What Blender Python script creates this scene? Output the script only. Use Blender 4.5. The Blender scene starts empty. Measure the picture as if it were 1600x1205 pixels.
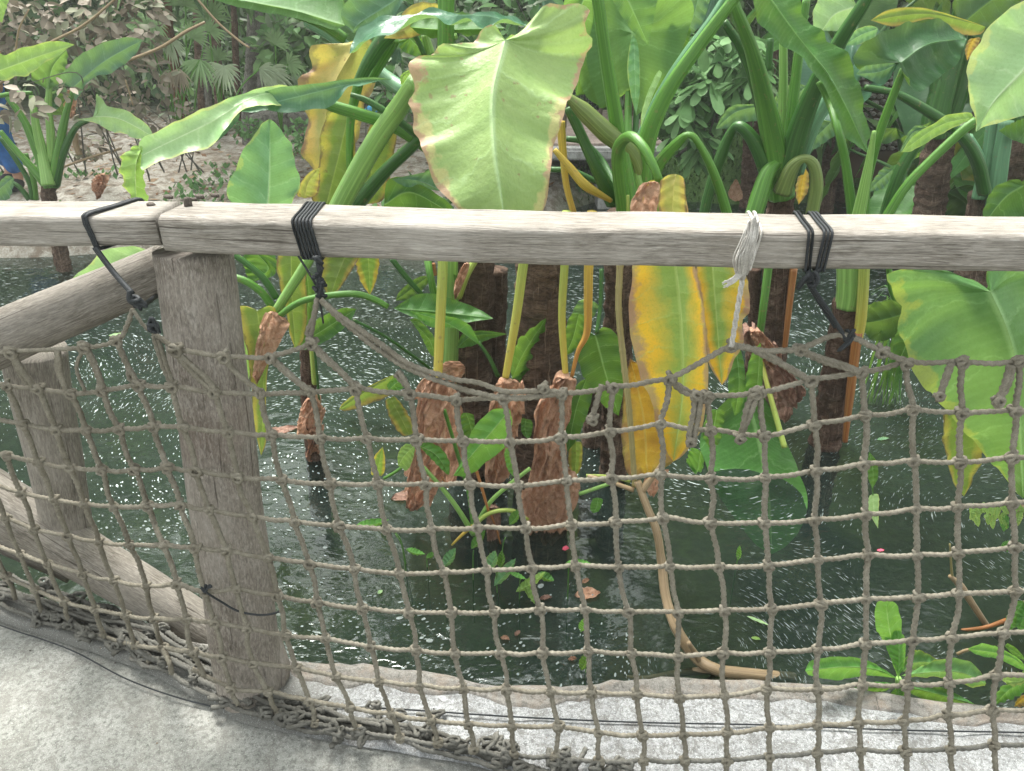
import bpy, math, random
from mathutils import Vector, Matrix, noise
R = math.radians
C = bpy.context.scene.collection
rnd = random.Random(7)

# ---------------------------------------------------------------- camera, sky, sun
CAMZ = 1.55; PITCH = R(28.0); F = 1160.0
cp, sp = math.cos(PITCH), math.sin(PITCH)
cam_d = bpy.data.cameras.new('camera'); cam = bpy.data.objects.new('camera', cam_d); C.objects.link(cam)
cam.location = (0, 0, CAMZ); cam.rotation_euler = (R(90) - PITCH, 0, 0)
cam_d.sensor_width = 36; cam_d.lens = F / 1600 * 36; cam_d.clip_start = 0.02; cam_d.clip_end = 300
bpy.context.scene.camera = cam
SUN_EL, SUN_ROT = R(62), R(-25)
w = bpy.data.worlds.new('World'); bpy.context.scene.world = w; w.use_nodes = True
nt = w.node_tree
sky = nt.nodes.new('ShaderNodeTexSky'); sky.sky_type = 'NISHITA'; sky.sun_disc = False
sky.sun_elevation = SUN_EL; sky.sun_rotation = SUN_ROT; sky.dust_density = 4.0; sky.ozone_density = 0.6
hs = nt.nodes.new('ShaderNodeHueSaturation'); hs.inputs['Saturation'].default_value = 0.12
bg = nt.nodes['Background']; bg.inputs['Strength'].default_value = 0.15
nt.links.new(sky.outputs[0], hs.inputs['Color']); tint = nt.nodes.new('ShaderNodeMix'); tint.data_type = 'RGBA'; tint.blend_type = 'MULTIPLY'; tint.inputs[0].default_value = 1; tint.inputs[7].default_value = (.98, 1.0, .97, 1)
nt.links.new(hs.outputs[0], tint.inputs[6]); nt.links.new(tint.outputs[2], bg.inputs['Color'])
sun_d = bpy.data.lights.new('sun', 'SUN'); sun = bpy.data.objects.new('sun', sun_d); C.objects.link(sun)
sun_d.energy = 2.0; sun_d.angle = R(20); sun_d.color = (1.0, 0.96, 0.9)
sd = Vector((math.sin(SUN_ROT) * math.cos(SUN_EL), math.cos(SUN_ROT) * math.cos(SUN_EL), math.sin(SUN_EL)))
sun.rotation_euler = sd.to_track_quat('Z', 'Y').to_euler()
vs = bpy.context.scene.view_settings
vs.view_transform = 'Standard'; vs.look = 'None'; vs.gamma = 1; vs.exposure = 1.78
bpy.context.scene.cycles.max_bounces = 8
bpy.context.scene.cycles.transparent_max_bounces = 24
bpy.context.scene.cycles.caustics_reflective = False
bpy.context.scene.cycles.caustics_refractive = False

# ---------------------------------------------------------------- placing helpers (pixel of the 1600 px photo + distance -> metres)
WATER = -0.2
def rr(py):
    yc = (602.5 - py) / F
    return (sp - yc * cp) / (cp + yc * sp)
def W(px, py, Y):
    xc = (px - 800) / F; yc = (602.5 - py) / F
    k = Y / (cp + yc * sp)
    return Vector((xc * k, Y, CAMZ + (yc * cp - sp) * k))
def G(px, py, z=0.0):
    return W(px, py, (CAMZ - z) / max(rr(py), 0.02))
def depth(p): return p.y * cp + (CAMZ - p.z) * sp
def tok(s):
    out = []
    for t in s.split():
        a = t.split(',')
        px, py = float(a[0]), float(a[1])
        Y = a[2] if len(a) > 2 else None
        if Y == 'w': Y = (CAMZ - WATER) / rr(py)
        elif Y is not None: Y = float(Y)
        out.append((px, py, Y, float(a[3]) if len(a) > 3 else None))
    return out
def cr(P, n):
    """catmull-rom through P, n samples evenly by length"""
    P = list(P)
    if len(P) == 2: P = [P[0], P[0].lerp(P[1], .5), P[1]]
    Q = [P[0] * 2 - P[1]] + P + [P[-1] * 2 - P[-2]]
    D = []
    for i in range(1, len(Q) - 2):
        a, b, c, d = Q[i-1], Q[i], Q[i+1], Q[i+2]
        for k in range(10):
            t = k / 10
            D.append(0.5 * ((2*b) + (c-a)*t + (2*a-5*b+4*c-d)*t*t + (3*b-a-3*c+d)*t*t*t))
    D.append(P[-1])
    L = [0]
    for i in range(1, len(D)): L.append(L[-1] + (D[i]-D[i-1]).length)
    out = []; j = 0
    for k in range(n):
        s = L[-1] * k / (n-1)
        while j < len(L)-2 and L[j+1] < s: j += 1
        q = (s-L[j]) / max(L[j+1]-L[j], 1e-9)
        out.append(D[j].lerp(D[j+1], min(max(q, 0), 1)))
    return out
def plen(P): return sum((P[i]-P[i-1]).length for i in range(1, len(P)))
def lerpl(A, t):
    x = t * (len(A)-1); i = min(int(x), len(A)-2); return A[i] + (A[i+1]-A[i]) * (x-i)

class MB:
    def __init__(s): s.v = []; s.f = []; s.uv = []; s.mi = []
    def add(s, v, f, uv=None, mi=0):
        o = len(s.v); s.v += v
        for i, q in enumerate(f):
            s.f.append(tuple(a+o for a in q)); s.mi.append(mi)
            if uv is None: s.uv += [(0, 0)] * len(q)
            elif isinstance(uv[0], list): s.uv += uv[i]
            else: s.uv += [uv[a] for a in q]
    def build(s, name, mats, parent=None, smooth=True):
        me = bpy.data.meshes.new(name)
        me.from_pydata([tuple(p) for p in s.v], [], s.f)
        uvl = me.uv_layers.new(name='UVMap')
        flat = [c for u in s.uv for c in u]
        uvl.data.foreach_set('uv', flat)
        if not isinstance(mats, (list, tuple)): mats = [mats]
        for m in mats: me.materials.append(m)
        if len(mats) > 1: me.polygons.foreach_set('material_index', s.mi)
        if smooth: me.polygons.foreach_set('use_smooth', [True]*len(me.polygons))
        me.update()
        o = bpy.data.objects.new(name, me); C.objects.link(o)
        if parent is not None:
            o.parent = parent; o.matrix_parent_inverse = Matrix.Translation(-parent.location)
        return o
def empty(name, label, cat, loc, group=None):
    o = bpy.data.objects.new(name, None); C.objects.link(o); o.location = loc; o.empty_display_size = .05
    return tag(o, label, cat, group)
def tag(o, label, cat, group=None, kind=None):
    if label: o['label'] = label
    if cat: o['category'] = cat
    if group: o['group'] = group
    if kind: o['kind'] = kind
    return o
def struct(o): o['kind'] = 'structure'; return o

def frames(P):
    n = len(P); T = []
    for i in range(n):
        d = P[min(i+1, n-1)] - P[max(i-1, 0)]
        T.append(d.normalized() if d.length > 1e-9 else Vector((0, 0, 1)))
    ref = Vector((0, 0, 1)) if abs(T[0].z) < .9 else Vector((0, 1, 0))
    N = [(ref - T[0]*ref.dot(T[0])).normalized()]
    for i in range(1, n):
        v = N[-1] - T[i]*N[-1].dot(T[i])
        N.append(v.normalized() if v.length > 1e-6 else N[-1])
    return T, N
def tube(mb, P, rad, sides=10, fn=None, caps=True, mi=0):
    T, N = frames(P); v = []; uv = []; f = []; s = 0
    for i, p in enumerate(P):
        if i: s += (P[i]-P[i-1]).length
        B = T[i].cross(N[i]); r = rad[i] if isinstance(rad, (list, tuple)) else rad
        for k in range(sides+1):
            a = 2*math.pi*k/sides
            q = r * (fn(s, a) if fn else 1)
            v.append(p + (N[i]*math.cos(a) + B*math.sin(a))*q); uv.append((s, a/6.2832))
    m = sides+1
    for i in range(len(P)-1):
        for k in range(sides):
            f.append((i*m+k, i*m+k+1, (i+1)*m+k+1, (i+1)*m+k))
    if caps:
        f.append(tuple(reversed(range(sides)))); f.append(tuple((len(P)-1)*m+k for k in range(sides)))
    mb.add(v, f, uv, mi)

# ---------------------------------------------------------------- materials
class M:
    def __init__(s, name, rough=.6, spec=.3):
        s.m = bpy.data.materials.new(name); s.m.use_nodes = True; s.t = s.m.node_tree
        s.b = s.t.nodes['Principled BSDF']; s.out = s.t.nodes['Material Output']
        s.b.inputs['Roughness'].default_value = rough; s.b.inputs['Specular IOR Level'].default_value = spec
    def n(s, typ, **k):
        nd = s.t.nodes.new('ShaderNode'+typ)
        for a, b in k.items():
            if hasattr(nd, a): setattr(nd, a, b)
            else: nd.inputs[a.replace('_', ' ')].default_value = b
        return nd
    def L(s, a, b): s.t.links.new(a, b)
    def uv(s, sc=(1, 1, 1)):
        t = s.n('TexCoord'); m = s.n('Mapping'); m.inputs['Scale'].default_value = sc
        s.L(t.outputs['UV'], m.inputs['Vector']); return m.outputs[0]
    def obj(s, sc=(1, 1, 1), rot=None):
        t = s.n('TexCoord'); m = s.n('Mapping'); m.inputs['Scale'].default_value = sc
        if rot: m.inputs['Rotation'].default_value = rot
        s.L(t.outputs['Object'], m.inputs['Vector']); return m.outputs[0]
    def noise(s, vec, scale, detail=5, rough=.6, dist=0):
        x = s.n('TexNoise'); x.inputs['Scale'].default_value = scale; x.inputs['Detail'].default_value = detail
        x.inputs['Roughness'].default_value = rough; x.inputs['Distortion'].default_value = dist
        if vec is not None: s.L(vec, x.inputs['Vector'])
        return x.outputs['Fac']
    def ramp(s, fac, stops):
        r = s.n('ValToRGB'); e = r.color_ramp.elements
        while len(e) < len(stops): e.new(.5)
        for i, (p, c) in enumerate(stops):
            e[i].position = p
            e[i].color = (c, c, c, 1) if isinstance(c, (int, float)) else (*c, 1)
        s.L(fac, r.inputs[0]); return r.outputs[0]
    def mix(s, fac, a, b, mode='MIX'):
        x = s.n('Mix', data_type='RGBA', blend_type=mode)
        for sock, val in ((x.inputs[0], fac), (x.inputs[6], a), (x.inputs[7], b)):
            if hasattr(val, 'links'): s.L(val, sock)
            elif isinstance(val, tuple): sock.default_value = (*val, 1)
            else: sock.default_value = val
        return x.outputs[2]
    def math(s, op, a, b=None, c=None):
        x = s.n('Math', operation=op)
        for i, val in enumerate((a, b, c)):
            if val is None: continue
            if hasattr(val, 'links'): s.L(val, x.inputs[i])
            else: x.inputs[i].default_value = val
        return x.outputs[0]
    def bump(s, h, strength=.3, dist=.01, prev=None):
        b = s.n('Bump'); b.inputs['Strength'].default_value = strength; b.inputs['Distance'].default_value = dist
        s.L(h, b.inputs['Height'])
        if prev: s.L(prev, b.inputs['Normal'])
        return b.outputs[0]
    def fin(s, col=None, nrm=None):
        if col is not None:
            if hasattr(col, 'links'): s.L(col, s.b.inputs['Base Color'])
            else: s.b.inputs['Base Color'].default_value = (*col, 1)
        if nrm is not None: s.L(nrm, s.b.inputs['Normal'])
        return s.m

def wood(name, a, b, c, sc=1.0, red=0):
    m = M(name, .85, .15)
    # grain follows the UV: u metres along the timber, v round it
    base = m.uv((3.4*sc, 24, 1)); fine = m.uv((26*sc, 100, 1)); 
    g1 = m.noise(base, 1.0, 9, .68, 1.6); g2 = m.noise(fine, 1.0, 5, .75, .5)
    blot = m.noise(m.obj((1, 1, 1)), 7, 4, .6)
    col = m.ramp(g1, [(.3, a), (.5, b), (.68, c)])
    col = m.mix(m.ramp(g2, [(.38, .75), (.52, 0)]), col, tuple(x*.5 for x in a)); col = m.mix(m.ramp(g2, [(.54, 0), (.66, .7)]), col, tuple(min(1, x*1.3) for x in c))
    col = m.mix(m.ramp(blot, [(.35, 0), (.7, .5)]), col, tuple(min(1, x*1.25) for x in c))
    crk = m.noise(m.uv((1.2+1.2*sc, 52, 1)), 1.0, 4, .55, 1.0)
    cm = m.ramp(crk, [(.33, 1), (.365, 0)])
    col = m.mix(m.math('MULTIPLY', cm, .7), col, (.05, .04, .032))
    if red:
        rb = m.noise(m.obj((1, 1, 1)), 3.2, 3, .5)
        col = m.mix(m.ramp(rb, [(.6, 0), (.75, red*.6)]), col, (.15, .09, .065))
    n = m.bump(g1, .7, .004); n = m.bump(g2, .9, .0018, n); n = m.bump(m.math('SUBTRACT', 1, cm), .6, .003, n)
    return m.fin(col, n)
WOOD = wood('weathered_rail_wood', (.165, .147, .122), (.25, .228, .197), (.35, .33, .298))
WOODP = wood('weathered_post_wood', (.15, .13, .105), (.23, .20, .17), (.33, .305, .27), 2.6, .5)
WOODL = wood('grey_log_wood', (.14, .125, .105), (.205, .185, .155), (.28, .26, .23), 1.6)
PEG = wood('dark_peg_wood', (.08, .07, .06), (.13, .11, .09), (.2, .17, .15))

def ropemat(name, a, b, w=False):
    m = M(name, .95, .05)
    n1 = m.noise(m.obj((1, 1, 1)), 60, 4, .7); n2 = m.noise(m.obj((1, 1, 1)), 900, 3, .6)
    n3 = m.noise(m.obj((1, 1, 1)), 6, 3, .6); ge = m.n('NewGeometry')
    col = m.ramp(n1, [(.3, a), (.7, b)])
    col = m.mix(m.ramp(n2, [(.4, .5), (.6, 0)]), col, tuple(x*.5 for x in a))
    col = m.mix(m.ramp(n3, [(.45, 0), (.7, .45)]), col, tuple(x*.62 for x in a))
    col = m.mix(m.ramp(ge.outputs['Pointiness'], [(.44, .75), (.52, 0)]), col, tuple(x*.38 for x in a))  # strand grooves darkened in the colour, standing in for crevice shade
    return m.fin(col, m.bump(n2, .8, .002))
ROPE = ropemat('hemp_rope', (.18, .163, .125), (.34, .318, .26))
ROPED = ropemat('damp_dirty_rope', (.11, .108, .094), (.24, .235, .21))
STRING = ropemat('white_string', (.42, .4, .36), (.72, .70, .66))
def cordmat():
    m = M('black_cord', .6, .3)
    t = m.uv((700, 10, 1)); n1 = m.noise(t, 1, 2, .5)
    return m.fin(m.ramp(n1, [(.35, (.008, .010, .011)), (.7, (.035, .04, .045))]), m.bump(n1, .6, .001))
CORD = cordmat()

def leafmat(name, base, dark, vein, edge=None, edgew=.2, tipw=0.0, crisp=None, crispw=.1, nv=9, gloss=.42, trans=.3, spots=None):
    """u = along the leaf, v = 0.5 at the midrib, 0 and 1 at the edges"""
    m = M(name, gloss, .35)
    tc = m.n('TexCoord'); sx = m.n('SeparateXYZ'); m.L(tc.outputs['UV'], sx.inputs[0])
    u, v = sx.outputs[0], sx.outputs[1]
    av = m.math('MULTIPLY', m.math('ABSOLUTE', m.math('SUBTRACT', v, .5)), 2)   # 0 rib .. 1 edge
    o1 = m.noise(tc.outputs['Object'], 9, 5, .6); o2 = m.noise(tc.outputs['Object'], 45, 4, .65)
    fr = m.math('FRACT', m.math('ADD', m.math('MULTIPLY', m.math('POWER', u, .85), nv*.8), m.math('MULTIPLY', o1, 1.1)))
    tri = m.math('ABSOLUTE', m.math('SUBTRACT', fr, .5))                          # 0 on the vein
    vm = m.ramp(tri, [(.0, 1), (.05, 0)])
    soft = m.ramp(tri, [(.0, 1), (.45, 0)])
    fr2 = m.math('FRACT', m.math('MULTIPLY', u, nv*6)); tri2 = m.math('ABSOLUTE', m.math('SUBTRACT', fr2, .5))
    rib = m.ramp(m.math('MULTIPLY', av, 1), [(.0, 1), (.022, .9), (.06, 0)])
    col = m.mix(m.ramp(o1, [(.3, 0), (.7, 1)]), dark, base)
    col = m.mix(m.math('MULTIPLY', soft, .18), col, tuple(min(1, x*1.35) for x in base))
    col = m.mix(m.math('MULTIPLY', m.ramp(tri2, [(0, 1), (.3, 0)]), .10), col, vein)
    col = m.mix(m.ramp(o2, [(.3, .22), (.6, 0)]), col, tuple(x*.7 for x in dark))
    if edge is not None:
        em = m.math('ADD', av, m.math('MULTIPLY', m.math('SUBTRACT', o1, .5), 1.1))
        em = m.math('ADD', em, m.math('MULTIPLY', m.math('SUBTRACT', u, .5), tipw))
        col = m.mix(m.ramp(em, [(1-edgew*1.6, 0), (1-edgew*.5, 1)]), col, edge)
    if crisp is not None:
        o3 = m.noise(tc.outputs['Object'], 22, 4, .65)
        em = m.math('ADD', av, m.math('MULTIPLY', m.math('SUBTRACT', o3, .5), .5))
        em = m.math('ADD', em, m.math('MULTIPLY', m.math('SUBTRACT', u, .5), tipw*.3))
        col = m.mix(m.ramp(em, [(1-crispw, 0), (1-crispw*.4, 1)]), col, crisp)
    if spots is not None:
        o4 = m.noise(tc.outputs['Object'], 30, 3, .6)
        col = m.mix(m.ramp(o4, [(.66, 0), (.70, .8)]), col, spots)
    col = m.mix(m.math('MULTIPLY', vm, m.ramp(o2, [(.35, .12), (.65, .5)])), col, vein); col = m.mix(m.math('MULTIPLY', rib, .85), col, vein)
    o5 = m.noise(tc.outputs['Object'], 160, 4, .7); col = m.mix(m.ramp(o5, [(.35, .22), (.5, 0)]), col, tuple(x*.6 for x in dark)); n = m.bump(soft, .55, .006); n = m.bump(o2, .45, .005, n); n = m.bump(rib, -.4, .003, n)
    m.fin(col, n)
    tr = m.n('BsdfTranslucent'); m.L(m.mix(.35, col, (.5, .75, .08)), tr.inputs['Color'])
    ms = m.n('MixShader'); ms.inputs[0].default_value = trans
    m.L(m.b.outputs[0], ms.inputs[1]); m.L(tr.outputs[0], ms.inputs[2]); m.L(ms.outputs[0], m.out.inputs['Surface'])
    return m.m
LM = {
 'mid':  leafmat('leaf_mid_green', (.06, .20, .03), (.032, .12, .018), (.22, .40, .14)),
 'back': leafmat('leaf_light_underside', (.11, .25, .07), (.075, .19, .05), (.26, .44, .18), gloss=.6, trans=.42),
 'dark': leafmat('leaf_dark_green', (.028, .105, .03), (.015, .065, .018), (.09, .2, .07), gloss=.35),
 'teal': leafmat('leaf_blue_green', (.075, .19, .11), (.045, .14, .075), (.17, .32, .2), gloss=.3),
 'mint': leafmat('leaf_mint_green', (.16, .36, .17), (.10, .27, .12), (.32, .52, .3), edge=(.3, .42, .15), edgew=.04, gloss=.3),
 'pale': leafmat('leaf_pale_ageing', (.34, .47, .17), (.26, .40, .13), (.44, .60, .32), edge=(.52, .50, .22), edgew=.07, tipw=.25, crisp=(.42, .27, .17), crispw=.08, nv=8, gloss=.45, spots=(.3, .24, .12)),
 'lime': leafmat('leaf_lime', (.30, .48, .12), (.22, .4, .09), (.5, .68, .25), edge=(.45, .56, .14), edgew=.08, nv=10, gloss=.4),
 'plme': leafmat('leaf_pale_mint', (.36, .54, .27), (.27, .47, .2), (.56, .70, .42), edge=(.52, .60, .24), edgew=.05, nv=7, gloss=.35),
 'yelg': leafmat('leaf_yellowing', (.22, .36, .06), (.17, .3, .05), (.38, .5, .12), edge=(.62, .42, .06), edgew=.33, tipw=.35, crisp=(.34, .19, .14), crispw=.08, nv=12, gloss=.5),
 'aut': leafmat('leaf_autumn', (.27, .38, .09), (.19, .31, .07), (.38, .48, .16), edge=(.78, .43, .03), edgew=.5, tipw=.6, crisp=(.40, .21, .14), crispw=.22, nv=14, gloss=.5),
 'yel':  leafmat('leaf_yellow', (.52, .42, .14), (.30, .30, .07), (.5, .42, .14), edge=(.60, .40, .10), edgew=.4, crisp=(.26, .14, .08), crispw=.18, nv=9, gloss=.5, spots=(.2, .1, .04)),
 'ora':  leafmat('leaf_orange', (.68, .36, .04), (.52, .22, .03), (.66, .44, .12), edge=(.38, .19, .09), edgew=.4, crisp=(.2, .09, .05), crispw=.1, nv=11, gloss=.5),
 'olive': leafmat('leaf_olive', (.17, .24, .05), (.11, .18, .035), (.28, .34, .1), edge=(.42, .30, .07), edgew=.3, crisp=(.2, .11, .06), crispw=.12, gloss=.5, spots=(.14, .08, .04)),
 'fresh': leafmat('leaf_fresh_green', (.11, .32, .05), (.08, .26, .04), (.3, .5, .18), nv=10, gloss=.32),
 'rim':  leafmat('leaf_broad_glossy', (.12, .27, .085), (.08, .21, .055), (.26, .44, .18), edge=(.26, .32, .07), edgew=.07, gloss=.3, nv=8),
}
def drymat(name, a, b, c):
    m = M(name, .85, .1)
    o = m.obj(); n1 = m.noise(o, 26, 7, .68, 1.6); n2 = m.noise(o, 120, 5, .75, .6)
    col = m.ramp(n1, [(.25, a), (.42, b), (.62, c)])
    col = m.mix(m.ramp(n2, [(.32, .35), (.5, 0)]), col, tuple(x*.6 for x in a))
    wv = m.math('ABSOLUTE', m.math('SUBTRACT', m.noise(m.uv((22, 9, 1)), 1.0, 3, .5, .8), .5))
    n = m.bump(n1, .9, .014); n = m.bump(wv, 1.0, .008, n); n = m.bump(n2, .4, .002, n)
    m.fin(col, n)
    tr = m.n('BsdfTranslucent'); m.L(col, tr.inputs['Color'])
    ms = m.n('MixShader'); ms.inputs[0].default_value = .3
    m.L(m.b.outputs[0], ms.inputs[1]); m.L(tr.outputs[0], ms.inputs[2]); m.L(ms.outputs[0], m.out.inputs['Surface'])
    return m.m
DRY = drymat('dry_brown_leaf', (.34, .17, .105), (.56, .31, .20), (.76, .50, .36))
DRYD = drymat('dark_dry_leaf', (.18, .095, .07), (.34, .20, .15), (.5, .33, .26))
LM['dry'] = DRY; LM['dryd'] = DRYD

def stemmat(name, a, b, c=None):
    m = M(name, .38, .4)
    n1 = m.noise(m.uv((3, 14, 1)), 1, 5, .6); n2 = m.noise(m.uv((8, 120, 1)), 1, 3, .6)
    col = m.ramp(n1, [(.3, a), (.7, b)])
    col = m.mix(m.ramp(n2, [(.4, .35), (.65, 0)]), col, tuple(x*.6 for x in a))
    if c:
        sx = m.n('SeparateXYZ'); m.L(m.uv(), sx.inputs[0])
        col = m.mix(m.ramp(m.math('ADD', sx.outputs[0], m.math('MULTIPLY', n1, .15)), [(.22, 0), (.55, 1)]), col, c)
    fk = m.noise(m.obj(), 48, 3, .6); col = m.mix(m.ramp(fk, [(.62, 0), (.7, .5)]), col, (.22, .16, .08)); rd = m.noise(m.uv((1.5, 22, 1)), 1, 3, .5); col = m.mix(m.ramp(rd, [(.5, 0), (.68, .45)]), col, tuple(min(1, x*1.5+.03) for x in b))
    return m.fin(col, m.bump(rd, .5, .003, m.bump(n2, .3, .002)))
SM = {
 'g': stemmat('petiole_green', (.055, .17, .02), (.11, .27, .035)),
 'd': stemmat('petiole_dark_green', (.022, .09, .015), (.045, .14, .022)),
 'l': stemmat('petiole_light_green', (.16, .33, .07), (.27, .46, .12)),
 't': stemmat('petiole_blue_green', (.09, .22, .11), (.15, .31, .17)),
 'o': stemmat('petiole_olive', (.12, .18, .05), (.22, .28, .08)),
 'y': stemmat('petiole_yellow_green', (.24, .34, .06), (.38, .46, .10), (.55, .44, .08)),
 'Y': stemmat('petiole_yellow', (.45, .34, .05), (.6, .42, .07), (.45, .2, .05)),
 'r': stemmat('stalk_reddish', (.3, .09, .03), (.42, .2, .06)),
 'b': stemmat('branch_beige', (.24, .17, .09), (.38, .28, .17)),
 'c': stemmat('cane_olive', (.22, .19, .07), (.33, .28, .12)),
}
def barkmat(name, a, b, c, zs=1.0):
    m = M(name, .9, .1)
    n1 = m.noise(m.uv((16*zs, 4, 1)), 1, 8, .7, 1.4); n2 = m.noise(m.uv((90*zs, 16, 1)), 1, 6, .75, 1.2)
    fib = m.noise(m.uv((5, 60, 1)), 1, 4, .6, .5)
    col = m.ramp(n1, [(.3, a), (.52, b), (.72, c)])
    col = m.mix(m.ramp(n2, [(.38, .7), (.58, 0)]), col, tuple(x*.35 for x in a))
    col = m.mix(m.ramp(fib, [(.58, 0), (.7, .6)]), col, tuple(min(1, x*1.3) for x in c))
    n = m.bump(n1, .9, .03); n = m.bump(n2, 1.0, .012, n); n = m.bump(fib, .7, .005, n)
    return m.fin(col, n)
BARK = barkmat('taro_trunk_bark', (.08, .055, .042), (.20, .135, .10), (.40, .30, .23))
BARKR = barkmat('taro_trunk_red_bark', (.08, .048, .035), (.19, .12, .09), (.38, .27, .21))
BARKG = barkmat('palm_trunk_bark', (.17, .16, .14), (.27, .26, .23), (.38, .37, .34), .4)
BARKO = barkmat('orange_trunk_bark', (.09, .045, .02), (.15, .075, .035), (.2, .11, .06), .4)

def concrete(name, a, b, c, dirt, sc=1.0, bumpy=.4, crack=.8, dim=None):
    m = M(name, .92, .12)
    o = m.obj(); n1 = m.noise(o, 3.2*sc, 8, .62); n2 = m.noise(o, 45*sc, 6, .75); n3 = m.noise(o, 260, 3, .7)
    n4 = m.noise(o, 11*sc, 6, .7, 1.0)
    col = m.ramp(n1, [(.2, a), (.5, b), (.82, c)])
    col = m.mix(m.ramp(n2, [(.38, .75), (.54, 0)]), col, tuple(x*.5 for x in a))
    col = m.mix(m.ramp(n3, [(.55, 0), (.75, .5)]), col, tuple(min(1, x*1.35) for x in c))
    col = m.mix(m.ramp(n4, [(.48, 0), (.62, .85)]), col, dirt)
    vo = m.n('TexVoronoi', feature='DISTANCE_TO_EDGE'); vo.inputs['Scale'].default_value = 3.3*sc
    md = m.n('Mix', data_type='VECTOR'); md.inputs[0].default_value = .12
    m.L(o, md.inputs[4]); nz = m.n('TexNoise'); nz.inputs['Scale'].default_value = 6; nz.inputs['Detail'].default_value = 6
    m.L(o, nz.inputs['Vector']); m.L(nz.outputs['Color'], md.inputs[5]); m.L(md.outputs[1], vo.inputs['Vector'])
    ck = m.math('MULTIPLY', m.ramp(vo.outputs['Distance'], [(0, 1), (.012, 0)]), m.ramp(n1, [(.5, 0), (.6, crack)]))
    col = m.mix(ck, col, (.06, .055, .05))
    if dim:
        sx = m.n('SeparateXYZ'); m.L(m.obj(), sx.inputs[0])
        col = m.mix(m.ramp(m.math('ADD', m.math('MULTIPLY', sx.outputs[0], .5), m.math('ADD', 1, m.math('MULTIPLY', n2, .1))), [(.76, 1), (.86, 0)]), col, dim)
    spk = m.noise(o, 420, 2, .6); col = m.mix(m.ramp(spk, [(.3, .6), (.42, 0)]), col, tuple(x*.45 for x in a)); col = m.mix(m.ramp(spk, [(.6, 0), (.72, .6)]), col, tuple(min(1, x*1.5) for x in c))
    n = m.bump(n2, bumpy, .006); n = m.bump(n3, .5, .002, n); n = m.bump(n4, .4, .01, n); n = m.bump(ck, -.6, .004, n)
    return m.fin(col, n)
WALK = concrete('walkway_concrete', (.19, .195, .172), (.28, .285, .26), (.40, .40, .375), (.19, .187, .168), 1.7, .7, .0)
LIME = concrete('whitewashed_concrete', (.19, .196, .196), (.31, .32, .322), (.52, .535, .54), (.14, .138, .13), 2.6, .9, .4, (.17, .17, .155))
MORT = concrete('grey_mortar', (.13, .125, .112), (.19, .183, .166), (.27, .26, .24), (.2, .17, .14), 1.2)
SLAB = concrete('bridge_concrete', (.33, .33, .32), (.42, .42, .41), (.55, .55, .54), (.25, .25, .23))

def earth():
    m = M('sandy_bank', .95, .1)
    o = m.obj(); n1 = m.noise(o, 1.3, 6, .6); n2 = m.noise(o, 9, 6, .7); n3 = m.noise(o, 60, 4, .7)
    col = m.ramp(n1, [(.35, (.34, .32, .27)), (.6, (.56, .54, .48))])
    col = m.mix(m.ramp(n2, [(.42, .8), (.55, 0)]), col, (.17, .13, .095))
    col = m.mix(m.ramp(n3, [(.4, .5), (.6, 0)]), col, (.2, .16, .12))
    gr = m.noise(o, .9, 5, .6); sx = m.n('SeparateXYZ'); m.L(m.obj(), sx.inputs[0])
    right = m.math('ADD', sx.outputs[0], m.math('MULTIPLY', gr, 2.0))
    g2 = m.ramp(n3, [(.3, (.05, .10, .03)), (.7, (.11, .19, .06))])
    mk = m.ramp(m.math('MULTIPLY', right, .2), [(.28, 0), (.4, 1)])
    col = m.mix(mk, col, g2)
    yy = m.ramp(m.math('MULTIPLY', sx.outputs[1], .05), [(.44, 0), (.52, 1)])
    col = m.mix(yy, col, m.ramp(n2, [(.3, (.03, .055, .02)), (.7, (.08, .12, .045))]))
    n = m.bump(n2, .6, .05); n = m.bump(n3, .8, .015, n)
    return m.fin(col, n)
EARTH = earth()
def mud():
    m = M('pond_mud', .9, .1)
    o = m.obj(); n1 = m.noise(o, 2.2, 6, .6); n2 = m.noise(o, 18, 5, .7)
    col = m.ramp(n1, [(.35, (.055, .075, .035)), (.65, (.11, .125, .06))])
    col = m.mix(m.ramp(n2, [(.4, .6), (.6, 0)]), col, (.04, .04, .02))
    sx = m.n('SeparateXYZ'); m.L(m.obj(), sx.inputs[0])
    sh = m.ramp(m.math('ADD', sx.outputs[2], m.math('MULTIPLY', n1, .1)), [(.0, 0), (1, 1)])
    z = m.n('MapRange'); z.inputs['From Min'].default_value = -.48; z.inputs['From Max'].default_value = -.27
    m.L(sx.outputs[2], z.inputs['Value'])
    col = m.mix(z.outputs[0], col, m.ramp(n2, [(.35, (.24, .18, .09)), (.65, (.58, .49, .29))]))
    return m.fin(col, m.bump(n2, .6, .01))
MUD = mud()
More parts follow.
